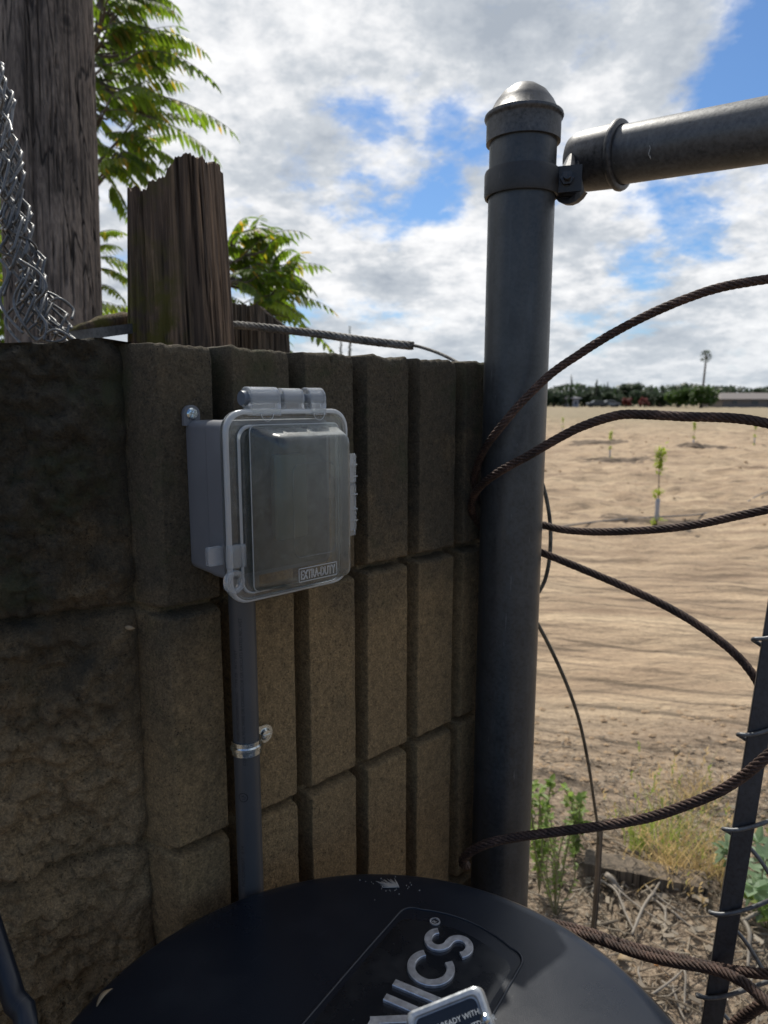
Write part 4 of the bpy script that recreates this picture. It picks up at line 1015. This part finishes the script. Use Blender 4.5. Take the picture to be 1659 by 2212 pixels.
ins1 = lambda x, y: x < np.interp(y, [-60, 0, 60, 130, 200, 270, 330, 400], [280, 300, 310, 330, 350, 330, 290, 225]) and y < 390
o1 += poly_leaves(235, 180, 70, 185, 84, (2.9, 3.7), (70, 125), ins1)
pin_tree('upper leafy tree with drooping feathery leaves filling the gap right of the tall pole', [Vector((-1.35, 3.2, 1.2)), px(150, 300, 3.4), px(200, 120, 3.4), px(230, -80, 3.4)], o1, rg)
o2 = [(520, 560, 648, 500, 3.2), (540, 560, 560, 470, 3.2), (560, 590, 690, 572, 3.2), (570, 640, 713, 665, 3.2), (560, 650, 650, 690, 3.1), (590, 680, 728, 768, 3.2), (500, 520, 570, 500, 3.2), (500, 600, 600, 575, 3.2), (520, 660, 620, 660, 3.2), (480, 560, 530, 470, 3.3), (600, 600, 660, 640, 3.2)]
o2 += poly_leaves(520, 620, 48, 60, 60, (3.1, 3.6), (50, 95), lambda x, y: x < np.interp(y, [470, 520, 600, 700, 760], [520, 570, 620, 630, 600]) and 490 < y < 760 and x > 400, (-60, 40))
pin_tree('lower leafy tree between the rotting post and the sky, above the grey rope', [Vector((-.85, 3.3, 1.0)), px(430, 700, 3.5), px(460, 600, 3.5), px(500, 540, 3.5)], o2, rg, M_LEAF)
o3 = [(200, 510, 262, 500, 3.4), (205, 560, 282, 575, 3.4), (210, 580, 285, 610, 3.4), (205, 620, 262, 640, 3.4), (200, 540, 250, 530, 3.4)]
o3 += [(160, 660, 278, 672, 3.4), (190, 690, 290, 665, 3.5)]
o3 += poly_leaves(-20, 600, 45, 130, 70, (3.3, 3.9), (60, 110), lambda x, y: x < 90 and y > 330, (-60, 60))
pin_tree('yellow-green leafy tree mostly hidden behind the tall wooden pole', [Vector((-1.6, 3.5, 1.0)), px(60, 800, 3.8), px(30, 650, 3.8), px(0, 500, 3.8)], o3, rg, M_LEAFY, .07)

# ------------------------------------------------------------ far tree line
def blob_tree(name, label, cat, X, Y, H, Wd, kind, mat, rg, group='trees along the far edge of the field'):
    o = thing(name, label, cat, (X, Y, 0), group=group); t_ = MB(); c = MB()
    tz_ = H*.5; t_.tube([(X, Y, 0), (X+.05*H*rg.uniform(-1, 1)*.3, Y, H*.3), (X, Y, H*(.9 if kind in ('spire', 'conifer') else .6))], [Wd*.05+.08, Wd*.04+.06, .04], 7); t_.build('trunk', M_BARK, o)
    ncl = {'round': 26, 'spire': 26, 'conifer': 34, 'shrub': 16}[kind]+(8 if kind == 'round' else 0); q0 = .16*H**.5*1.0
    for k in range(ncl):
        if kind == 'round' or kind == 'shrub':
            a = rg.uniform(0, 6.283); e = rg.uniform(-.6, 1); rr = rg.uniform(.35, 1)
            cx_ = X+math.cos(a)*Wd/2*rr*math.sqrt(max(0, 1-e*e*.7)); cy_ = Y+math.sin(a)*Wd/2*rr*.8; cz_ = H*(.48+.40*e*rr); cr_ = min(H, Wd)*.21
        elif kind == 'spire':
            e = (k+.5)/ncl; cx_ = X+rg.uniform(-1, 1)*Wd*.25*(1-e**2); cy_ = Y+rg.uniform(-1, 1)*Wd*.25; cz_ = H*(.06+.92*e); cr_ = Wd*.36*(1.05-e**1.5)
        else:
            e = (k+.5)/ncl; a = rg.uniform(0, 6.283); cx_ = X+math.cos(a)*Wd*.42*(1-e)*rg.uniform(.5, 1); cy_ = Y+math.sin(a)*Wd*.42*(1-e); cz_ = H*(.08+.9*e); cr_ = Wd*.27*(1.1-e)
        nl = 110
        for j in range(nl):
            d = Vector((rg.gauss(0, 1), rg.gauss(0, 1), rg.gauss(0, .8))); d = d.normalized()*rg.uniform(.4, 1.05)*cr_
            p = Vector((cx_, cy_, cz_))+d; s_ = max(.07, cr_*.30)*rg.uniform(.6, 1.3)
            u = Vector((rg.gauss(0, 1), rg.gauss(0, 1), rg.gauss(0, 1))).normalized(); v = u.orthogonal().normalized()
            c.add([p-u*s_, p+v*s_*.6, p+u*s_, p-v*s_*.6], [(0, 1, 2, 3)])
    c.build('crown', mat, o, smooth=False); return o
rg = random.Random(21)
D_ = 105
def fx_(x, Y): return (x-829.5)/FPX*(Y*CP+CAMH*SP)
def fh(y, Y): v = (1106-y)/FPX; return CAMH+Y*(v*CP-SP)/(CP+v*SP)
FT = [('cypress_tree', 'tall thin dark cypress just right of the post at the field edge', 'tree', 1232, 806, 14, 'spire', M_FAR1, 98),
      ('conifer_tree', 'pointed conifer left of the big dark tree', 'tree', 1287, 818, 26, 'conifer', M_FAR1, 104),
      ('conifer_tree', 'thin pointed conifer right next to the taller pointed one, before the big dark tree', 'tree', 1310, 824, 18, 'conifer', M_FAR1, 108),
      ('broadleaf_tree', 'tallest dark round tree in the far tree line', 'tree', 1362, 817, 46, 'round', M_FAR1, 108),
      ('conifer_tree', 'small spire between the tallest dark tree and the bright green trees', 'tree', 1404, 834, 18, 'conifer', M_FAR1, 108),
      ('conifer_tree', 'blue-green conifer left of the bright green trees', 'tree', 1429, 831, 26, 'conifer', M_FAR1, 104),
      ('broadleaf_tree', 'left one of the two bright green round trees', 'tree', 1465, 838, 52, 'round', M_FAR2, 92),
      ('broadleaf_tree', 'right one of the two bright green round trees, at the foot of the palm', 'tree', 1514, 833, 56, 'round', M_FAR2, 90),
      ('broadleaf_tree', 'dark round tree right of the bright green trees', 'tree', 1552, 840, 44, 'round', M_FAR1, 100),
      ('broadleaf_tree', 'dark low tree behind the pale house roof', 'tree', 1590, 848, 50, 'round', M_FAR1, 112),
      ('pine_tree', 'spreading dark pine above the house roof at the right edge', 'tree', 1636, 834, 30, 'round', M_FAR1, 112),
      ('broadleaf_tree', 'green tree touching the gate post on its right', 'tree', 1196, 838, 50, 'round', M_FAR1, 102),
      ('broadleaf_tree', 'dark bush mass left of the pointed conifers', 'tree', 1262, 846, 44, 'round', M_FAR1, 106),
      ('broadleaf_tree', 'dark round tree behind the parked car', 'tree', 1322, 846, 50, 'round', M_FAR1, 106),
      ('broadleaf_tree', 'green tree above the red flowering shrubs', 'tree', 1383, 840, 48, 'round', M_FAR1, 102),
      ('broadleaf_tree', 'low green tree left of the left bright green tree', 'tree', 1425, 846, 46, 'round', M_FAR1, 100),
      ('conifer_tree', 'distant conifer whose tip shows under the grey rope, left of it', 'tree', 738, 716, 20, 'conifer', M_FAR1, 60),
      ('conifer_tree', 'distant conifer whose tip shows above the grey rope', 'tree', 757, 700, 22, 'conifer', M_FAR1, 60)]
for nm, lb, ct, x, ytop, wpx, kd, mt, Y in FT:
    Y = Y*1.5 if Y > 80 else Y
    Wd = wpx/FPX*Y; blob_tree(nm, lb, ct, fx_(x, Y), Y, fh(ytop, Y), Wd, kd, mt, rg)
for i, (x, y, wpx) in enumerate(((1352, 862, 22), (1392, 862, 20))):
    blob_tree('flowering_shrub', ('left' if i == 0 else 'right')+' one of the two reddish flowering shrubs below the tallest dark tree', 'shrub', fx_(x, 144), 144, fh(y-6, 144), wpx/FPX*144, 'shrub', M_RED, rg, 'red shrubs at the field edge')
# continuous scrub along the field edge, both ways
m = MB()
for k in range(16000):
    x = rg.uniform(-50, 150); Y = 170+rg.uniform(-2, 5); hh = 4.6+2.2*noise.noise(Vector((x*.12, 0, 0)))+1.5*noise.noise(Vector((x*.4, 3, 0)))
    p = Vector((x, Y, rg.uniform(0, 1)**.8*max(.6, hh))); s_ = rg.uniform(.3, .7); u = Vector((rg.gauss(0, 1), rg.gauss(0, 1), rg.gauss(0, 1))).normalized(); v = u.orthogonal().normalized()
    m.add([p-u*s_, p+v*s_*.7, p+u*s_, p-v*s_*.7], [(0, 1, 2, 3)])
o = m.build('far_scrub', M_FAR1, smooth=False); setp(o, 'dark green scrub closing the far edge of the field', 'scrub', kind='stuff')
# palm
PYd = 142; pxx = fx_(1518, PYd); ph_ = fh(768, PYd)
pal = thing('palm_tree', 'tall thin fan palm standing alone above the far tree line', 'tree', (pxx, PYd, 0))
m = MB(); m.tube([(pxx-.35, PYd, 0), (pxx-.22, PYd, ph_*.4), (pxx-.05, PYd, ph_*.8), (pxx, PYd, ph_)], [.26, .2, .17, .15], 10); m.build('trunk', M_BARK, pal)
m = MB()
for k in range(46):
    a = rg.uniform(0, 6.283); e = rg.uniform(-.9, 1.2); d = Vector((math.cos(a)*math.cos(e), math.sin(a)*math.cos(e), math.sin(e))); p = Vector((pxx, PYd, ph_)); ln = rg.uniform(.6, .95); tip = p+d*ln
    m.tube([p, tip], .012, 4)
    sd_ = d.orthogonal().normalized()
    for j in range(9):
        q = (j-4)/4.5; dd_ = (d*math.cos(q*1.2)+sd_*math.sin(q*1.2)).normalized()+Vector((0, 0, -.25)); e2 = tip+dd_*.62
        s2 = dd_.cross(Vector((0, 0, 1))).normalized()*.05; m.add([tip, tip.lerp(e2, .4)+s2, e2, tip.lerp(e2, .4)-s2], [(0, 1, 2, 3)])
m.build('fronds', M_FAR1, pal, smooth=False)
# houses
def house(label, x0, x1, Y, hw_, hr, wallc, roofc, windows):
    X0, X1 = fx_(x0, Y), fx_(x1, Y); o = thing('house', label, 'house', ((X0+X1)/2, Y, 0), group='low houses at the field edge'); dp = 9
    m = MB(); m.box((X0, Y, 0), (X1, Y+dp, hw_)); wl = m.build('wall', m_simple('stucco', wallc), o, smooth=False)
    m = MB(); e = .5
    m.add([(X0-e, Y-e, hw_), (X1+e, Y-e, hw_), (X1+e, Y+dp+e, hw_), (X0-e, Y+dp+e, hw_), (X0+1.5, Y+dp/2, hr), (X1-1.5, Y+dp/2, hr), (X0-e, Y-e, hw_+.15), (X1+e, Y-e, hw_+.15), (X1+e, Y+dp+e, hw_+.15), (X0-e, Y+dp+e, hw_+.15)],
          [(3, 2, 1, 0), (0, 1, 7, 6), (1, 2, 8, 7), (2, 3, 9, 8), (3, 0, 6, 9), (6, 7, 5, 4), (7, 8, 5), (8, 9, 4, 5), (9, 6, 4)])
    m.build('roof', m_simple('roof tiles', roofc), o, smooth=False)
    for a, b_, z0, z1 in windows:
        m = MB(); xa, xb = X0+(X1-X0)*a, X0+(X1-X0)*b_; m.box((xa, Y-.06, z0), (xb, Y-.002, z1)); m.build('window', m_simple('dark glass', (.04, .05, .06), .2), wl, smooth=False)
house('low pale house with broad grey-pink roof at the right edge of the field', 1560, 1700, 142, 1.5, 2.9, (.17, .15, .135), (.16, .14, .13), ((.15, .22, .7, 1.3), (.45, .55, .6, 1.3), (.7, .78, .5, 1.35)))
house('small white building right of the thin cypress', 1238, 1250, 146, 1.7, 2.2, (.24, .25, .29), (.2, .2, .22), ((.3, .6, .5, 1.2),))
# car
def car(label, x, Y, colr, s_=1):
    X = fx_(x, Y); o = thing('parked_car', label, 'car', (X, Y, 0), group='cars parked at the field edge'); m = MB()
    prof = [(-2.1, .35), (-2.15, .75), (-1.9, .9), (-1.2, .97), (-.7, 1.38), (.7, 1.42), (1.35, 1.0), (2.0, .88), (2.15, .6), (2.1, .35)]
    loops = [[Vector((X+a*sc_, Y+yy, b_)) for a, b_ in prof] for yy, sc_ in ((-.85, .97), (-.8, 1), (.8, 1), (.85, .97))]
    m.loft(loops, True, True); m.build('body', m_simple('car paint', colr, .35), o, ang=30)
    m = MB(); m.loft([[Vector((X+a, Y-.86-.002, b_)) for a, b_ in ((-1.05, 1.0), (-.65, 1.32), (.62, 1.35), (1.15, 1.02))], [Vector((X+a, Y-.87, b_)) for a, b_ in ((-1.05, 1.0), (-.65, 1.32), (.62, 1.35), (1.15, 1.02))]], True, True)
    m.build('window', m_simple('car glass', (.03, .035, .04), .15), o, smooth=False)
    for wx in (-1.3, 1.3):
        for wy in (-.8, .8): m = MB(); m.rev([(.31, -.1), (.33, -.06), (.33, .06), (.31, .1)], (X+wx, Y+wy, .33), (0, 1, 0), 18); m.build('wheel', m_simple('tyre', (.03, .03, .03)), o, ang=40)
car('silver car parked below the pointed conifers', 1316, 146, (.20, .21, .22)); car('black car parked left of the silver car', 1290, 145, (.03, .035, .04))

# ------------------------------------------------------------ saplings in white guards
SG = 'young saplings planted in rows across the field'
M_GUARD = m_simple('white paper guard', (.36, .37, .40), .8); M_SAPL = m_leaf('bright sapling leaves', (.24, .33, .03), (.36, .44, .05), (.50, .50, .10), (1.3, 1.3, 1)); M_MOUND = m_simple('dark mound soil', (.17, .125, .085), .95)  # mounds are darker than the soil around them
sap = thing('sapling', 'nearest sapling, bright leaf tuft on a thin stem above its white guard', 'sapling', (0, 0, 0), group=SG)
m = MB(); m.tube([(0, 0, -.02), (.004, 0, .3), (-.004, 0, .55), (0, 0, .80)], [.008, .006, .005, .003], 7); s1 = m.build('stem', M_BARK, sap)
m = MB(); m.rev([(.022, .04), (.024, .10), (.021, .16), (.024, .22), (.021, .27)], (0, 0, 0), (0, 0, 1), 12); s2 = m.build('tree_guard', M_GUARD, sap)
m = MB()
for zc0, zs_, n_, sp_ in ((.73, .07, 80, .055), (.60, .05, 40, .045), (.33, .04, 34, .04), (.03, .025, 26, .04)):
    for k in range(n_):
        p = Vector((rg.gauss(0, sp_*.5), rg.gauss(0, sp_*.5), zc0+rg.gauss(0, zs_*.6))); leaflet(m, p, Vector((rg.gauss(0, 1), rg.gauss(0, 1), rg.gauss(.2, .8))), Vector((0, 0, 1)), rg.uniform(.035, .065), .014)
s3 = m.build('leaves', M_SAPL, sap, smooth=False)
for p in (s1, s2, s3): pass
sp0 = pground(1418, 1131); sap.location = sp0
first = True
SAPS = [(1317, 992, 'sapling left of the nearest one, further back in the field, near the middle rope'), (1497, 968, 'sapling right of the nearest one, seen just under the middle rope'), (1629, 962, 'sapling at the right edge under the middle rope'),
      (1215, 935, 'small far sapling close beside the gate post')]
def clod(x, y, w_, h_, label, seed):
    c = pground(x, y); V = []; F = []; n_ = 26
    for j in range(n_+1):
        for i in range(n_+1):
            u, v = i/n_*2-1, j/n_*2-1; r = min(1, math.hypot(u, v)); fz = (1-r*r)**1.2*h_*(.8+1.3*noise.noise(Vector((u*2.6+seed, v*2.6, 1))))+.35*h_*noise.noise(Vector((u*9+seed, v*9, 4)))*(1-r)
            V.append(Vector((c.x+u*w_, c.y+v*w_*.4, ground_z(c.x+u*w_, c.y+v*w_*.4)-.004+max(-.006, fz))))
    for j in range(n_):
        for i in range(n_): a = j*(n_+1)+i; F.append((a, a+1, a+n_+2, a+n_+1))
    o = mesh('soil_mound', V, F, M_MOUND); setp(o, label, 'soil', kind='structure')
clod(1400, 1124, .52, .05, None, 1); clod(1330, 994, .8, .08, None, 4)
clod(1510, 968, 1.0, .09, None, 7); clod(1290, 960, .9, .08, None, 9)
for x, y, lb in SAPS:
    r = sap.copy(); COL.objects.link(r); r.location = pground(x, y); r['label'] = lb; k = rg.uniform(.72, .9); r.scale = (k, k, k); r.rotation_euler = (0, 0, rg.uniform(0, 6))
    for ch in (s1, s2, s3):
        c = ch.copy(); COL.objects.link(c); c.parent = r
m = MB(); P = [pground(x, y, .03) for x, y in ((1130, 1150), (1280, 1128), (1400, 1118), (1520, 1110), (1600, 1090), (1659, 1062), (1760, 1040))]
m.tube(spline(P, .1), .009, 7); o = m.build('drip_hose', m_simple('grey hose', (.16, .15, .14), .6)); setp(o, 'thin grey drip hose lying across the sand past the nearest sapling', 'hose')

m = MB(); ico = [(0, 0, 1), (.9, 0, .3), (.25, .85, .35), (-.75, .5, .3), (-.7, -.5, .35), (.3, -.85, .3), (0, 0, -.6)]; icf = [(0, 1, 2), (0, 2, 3), (0, 3, 4), (0, 4, 5), (0, 5, 1), (6, 2, 1), (6, 3, 2), (6, 4, 3), (6, 5, 4), (6, 1, 5)]
for k in range(1500):
    y = rg.uniform(5.5, 26) if rg.random() < .6 else rg.uniform(1.9, 2.9); x = y*rg.uniform(.16, .62)+rg.uniform(0, .2); s_ = .0035*y**.75*rg.uniform(.3, 1)**2*2.2
    if noise.noise(Vector((x*1.1, y*.8, 3))) < rg.uniform(-.1, .6) and y > 3: continue
    z = ground_z(x, y); a = rg.uniform(0, 6.283); ca, sa = math.cos(a)*s_, math.sin(a)*s_; h_ = rg.uniform(.4, .9)
    m.add([(x+(p[0]*ca-p[1]*sa)*rg.uniform(.8, 1.5), y+p[0]*sa+p[1]*ca, z+p[2]*s_*h_) for p in ico], icf)
o = m.build('soil_clods', m_simple('soil clod', (.36, .25, .15), .95), smooth=False); setp(o, 'crumbly clods of sandy soil scattered over the field', 'clods', kind='stuff')
# ------------------------------------------------------------ near weeds, grass, twigs, litter
def weed(label, x, y, H, n, mat, spread, L, rgs, name='weed', top=None):
    c = pground(x, y) if not top else top; o = thing(name, label, 'weed', (c.x, c.y, 0)); st_ = MB(); lf = MB()
    for k in range(n):
        a = rgs.uniform(0, 6.283); h_ = H*rgs.uniform(.55, 1); e = c+Vector((math.cos(a)*spread*rgs.uniform(.2, 1), math.sin(a)*spread*rgs.uniform(.2, 1), h_))
        pts = spline([c, c.lerp(e, .5)+Vector((rgs.gauss(0, .01), rgs.gauss(0, .01), h_*.12)), e], .02); st_.tube(pts, .0016, 5)
        for i, p in enumerate(pts):
            if i < len(pts)*.25: continue
            for j in range(2):
                leaflet(lf, p, Vector((rgs.gauss(0, 1), rgs.gauss(0, 1), rgs.gauss(.15, .5))), Vector((0, 0, 1)), L*rgs.uniform(.6, 1.2), L*.26)
        for j in range(5): leaflet(lf, e, Vector((rgs.gauss(0, 1), rgs.gauss(0, 1), rgs.gauss(.5, .5))), Vector((0, 0, 1)), L*rgs.uniform(.8, 1.4), L*.34)
    st_.build('stems', m_simple('weed stem', (.24, .22, .11), .8), o); lf.build('leaves', mat, o, smooth=False); return o
rg = random.Random(33)
def at_gr(x, ytop, ybase): return pground(x, ybase)
weed('bushy green weed growing just right of the foot of the gate post', 1200, 1985, .30, 12, M_WEED, .095, .014, rg)
weed('small bright green weed with leafy tops touching the right side of the gate post', 1165, 1930, .34, 9, M_WEED, .05, .024, rg)
weed('small bright leafed weed between the post and the thin cable', 1240, 1860, .22, 10, M_WEED, .05, .024, rg)
weed('pale green broad leafed weed half hidden by the tension bar at right', 1650, 1985, .24, 6, M_PALEW, .17, .045, rg)
weed('low green weed at the right edge beside the dry sticks', 1655, 2010, .10, 6, M_WEED, .06, .03, rg)
def tuft(label, x, y, H, n, mat, spread, rgs, lean=(0, 0)):
    c = pground(x, y); m = MB()
    for k in range(n):
        a = rgs.uniform(0, 6.283); h_ = H*rgs.uniform(.45, 1.05); b0 = c+Vector((rgs.gauss(0, spread*.3), rgs.gauss(0, spread*.2), -.005)); dx = math.cos(a)*spread*rgs.uniform(.3, 1.4)+lean[0]*h_; dy = math.sin(a)*spread*rgs.uniform(.3, 1.2)+lean[1]*h_
        dro = rgs.uniform(-.25, .35)*h_; w_ = rgs.uniform(.0008, .0018); pr_ = None; V = []
        for j in range(7):
            q = j/6; p = b0+Vector((dx*q**1.6, dy*q**1.6, h_*q-dro*q**3)); ww = w_*(1-q*.85); V += [p-Vector((ww, ww*.3, 0)), p+Vector((ww, -ww*.3, 0))]
        m.add(V, [(2*j, 2*j+1, 2*j+3, 2*j+2) for j in range(6)])
        if rgs.random() < .3:
            tp = V[-1]; 
            for j in range(5): leaflet(m, tp-Vector((0, 0, .006*j)), Vector((rgs.gauss(0, .4), rgs.gauss(0, .4), .8)), Vector((0, 1, 0)), .016, .0018)
    o = m.build('grass_tuft', mat, smooth=False); setp(o, label, 'grass', 'grass tufts near the wall'); return o
tuft('large straw coloured dry grass tuft drooping behind the low rusty rope', 1450, 1900, .21, 170, M_STRAW, .16, rg)
tuft('yellow-green grass tuft standing above the dry straw tuft', 1440, 1850, .24, 90, M_GGRASS, .15, rg, (.25, 0))
tuft('small green grass tuft left of the dry straw tuft', 1375, 1840, .16, 60, M_GGRASS, .05, rg)
tuft('dry straw tuft right of the large one, near the tension bar', 1540, 1880, .16, 80, M_STRAW, .12, rg)
tuft('pale dry grass behind the thin cable far from the post', 1500, 1730, .12, 70, M_STRAW, .12, rg)
# rotten board on the ground
c = pground(1385, 1905); m = MB(); dv_ = (pground(1520, 1925)-pground(1262, 1872)); Lb_ = dv_.length; dv_.normalize(); sv = Vector((-dv_.y, dv_.x, 0)); b0 = pground(1262, 1885, .0)
loops = []
for k in range(24):
    q = k/23; p = b0+dv_*Lb_*q; e = .004*noise.noise(Vector((q*9, 0, 0))); loops.append([p+sv*x_*(1+.1*noise.noise(Vector((q*7, x_*90, 1))))+Vector((0, 0, .012+z_+e)) for x_, z_ in ((-.035, -.02), (.035, -.02), (.036, .038), (.01, .046+e), (-.012, .043-e), (-.036, .040))])
m.loft(loops, True, True); o = m.build('ground_board', M_BOARD, ang=40); setp(o, 'weathered wooden board lying on the ground below the dry grass', 'board')
TG = 'bleached dry twigs on the ground'
TW = [((975, 0), None)]
tw = [((1285, 1895, .03), (1370, 2010, .02), 'forked pale twig slanting down right of the stake', .004), ((1300, 1885, .03), (1420, 1985, .03), 'thin long grey twig crossing over the litter right of the stake', .003), ((1365, 2020, .02), (1440, 1880, .05), 'curved pale stick rising to the right with a knob at its top', .0045), ((1400, 1895, .02), (1540, 1905, .02), 'straight tan stick lying left of the tension bar, below the board', .0045),
      ((1400, 1935, .02), (1435, 2035, .02), 'short straight grey stick in the middle of the litter', .004), ((1385, 1900, .02), (1480, 1975, .03), 'grey twig lying just below the board', .0035), ((1605, 1985, .06), (1615, 2090, .02), 'thick forked bleached stick right of the tension bar', .006), ((1605, 1990, .06), (1659, 1960, .08), 'bleached side branch at the right edge of the view', .005), ((1440, 1960, .02), (1510, 2010, .02), 'short brown twig close to the tension bar', .0035),
      ((1390, 2160, .02), (1500, 2065, .05), 'bowed pale twig under the two rusty ropes', .0028), ((1380, 2090, .02), (1400, 2150, .02), 'small bent twig close to the lid under the ropes', .0028), ((1430, 2120, .02), (1480, 2205, .02), 'grey root-like twig at the bottom between lid and bar', .0035), ((1460, 2070, .04), (1478, 2180, .02), 'thin upright twig left of the tension bar', .003), ((1570, 2150, .02), (1640, 2080, .04), 'arched twig right of the tension bar near the bottom', .003), ((1310, 1890, .05), (1345, 1925, .02), 'pale grey chip standing at the end of the board', .008)]
for (xa, ya, za_), (xb, yb, zb2), lb, rr_ in tw:
    a = pground(xa, ya, za_); b_ = pground(xb, yb, zb2); dd_ = b_-a; pr_ = Vector((-dd_.y, dd_.x, 0))*rg.uniform(-.16, .16); m = MB()
    pts = spline([a, a.lerp(b_, .35)+pr_+Vector((0, 0, .01)), a.lerp(b_, .7)+pr_*.5, b_], .008); m.tube(pts, [rr_*(1-.45*i/len(pts))*(1+.18*noise.noise(Vector((i*.4, rr_*900, 0)))) for i in range(len(pts))], 7)
    nd = a.lerp(b_, .5)+pr_; m.tube([nd, nd+Vector((rg.uniform(-.03, .03), rg.uniform(-.02, .03), .02))], [rr_*.6, rr_*.3], 6)
    o = m.build('twig', M_TWIG); setp(o, lb, 'twig', TG)
m = MB()
for k in range(9000):
    x = rg.uniform(.12, 1.5); y = rg.uniform(.85, 2.6)
    if rg.random() > np.interp(y, [.85, 1.9, 2.6], [1, .8, .12]) or (x > 1.2 and y < 1.2): continue
    z = ground_z(x, y)+rg.uniform(0, .010); a = rg.uniform(0, 6.283); t_ = rg.random()
    if t_ < .6:
        ln = rg.uniform(.010, .055)*(1.6 if rg.random() < .12 else 1); d = Vector((math.cos(a), math.sin(a), rg.uniform(-.15, .25))); q = Vector((-d.y, d.x, 0))*ln*rg.uniform(-.2, .2); p = Vector((x, y, z+.003))
        r0_ = rg.uniform(.0007, .0022); m.tube([p, p+d*ln*.5+q, p+d*ln], [r0_, r0_*.9, r0_*.5], 4)
    else:
        p = Vector((x, y, z+.002)); u = Vector((math.cos(a), math.sin(a), rg.uniform(-.3, .3))); v = u.cross(Vector((rg.gauss(0, .4), rg.gauss(0, .4), 1))).normalized(); s_ = rg.uniform(.004, .014)
        m.add([p-u*s_, p+v*s_*.45, p+u*s_, p-v*s_*.4, p+Vector((0, 0, s_*.35))], [(0, 1, 4), (1, 2, 4), (2, 3, 4), (3, 0, 4)])
for k in range(260):                       # flat bark and wood chips
    x = rg.uniform(.25, 1.25); y = rg.uniform(1.0, 2.1); s_ = rg.uniform(.006, .020); M_ = Matrix.Translation((x, y, ground_z(x, y)+.012)) @ Matrix.Rotation(rg.uniform(0, 6.28), 4, 'Z') @ Matrix.Rotation(rg.uniform(-.6, .6), 4, 'X')
    b0_ = len(m.V); m.box((-s_, -s_*.35, -.001), (s_, s_*.4, .0012), M_)
for k in range(130):                       # longer bleached stalks on top of the litter
    x = rg.uniform(.34, 1.1); y = rg.uniform(1.05, 1.95); a = rg.uniform(0, 6.283); ln = rg.uniform(.04, .15); d = Vector((math.cos(a), math.sin(a), rg.uniform(-.05, .15))); q = Vector((-d.y, d.x, 0))*ln*rg.uniform(-.22, .22); p = Vector((x, y, ground_z(x, y)+.014))
    r0_ = rg.uniform(.0014, .0034); m.tube([p, p+d*ln*.3+q*.7, p+d*ln*.65+q, p+d*ln], [r0_, r0_*.95, r0_*.8, r0_*.5], 6)
o = m.build('leaf_litter', M_LITTER, smooth=False); setp(o, 'dry chips, straw and twig fragments scattered over the soil beside the wall', 'litter', kind='stuff')
M_OR = m_simple('orange dry leaf', (.50, .24, .09), .7)
for i, (x, y, lb) in enumerate(((1318, 1905, 'large tan and orange dry leaf at the left end of the board'), (1245, 1760, 'orange dry leaf lying behind the thin cable'), (1460, 1625, 'small pinkish dry leaf on the sand'), (1430, 2085, 'orange dry leaf directly under the two rusty ropes'), (1510, 1950, 'upright brown curled leaf left of the tension bar'), (1350, 2075, 'cream flat leaf beside the lid under the ropes'))):
    o = curl_leaf(pground(x, y, .02), .045 if i in (0, 4) else .035, .013, (0, -.4, 1), lb, (rg.uniform(-1, 1), rg.uniform(-.5, .5), .2)); o.data.materials.clear(); o.data.materials.append(M_OR if i in (1, 3) else M_DRY); o['group'] = 'fallen dry leaves'
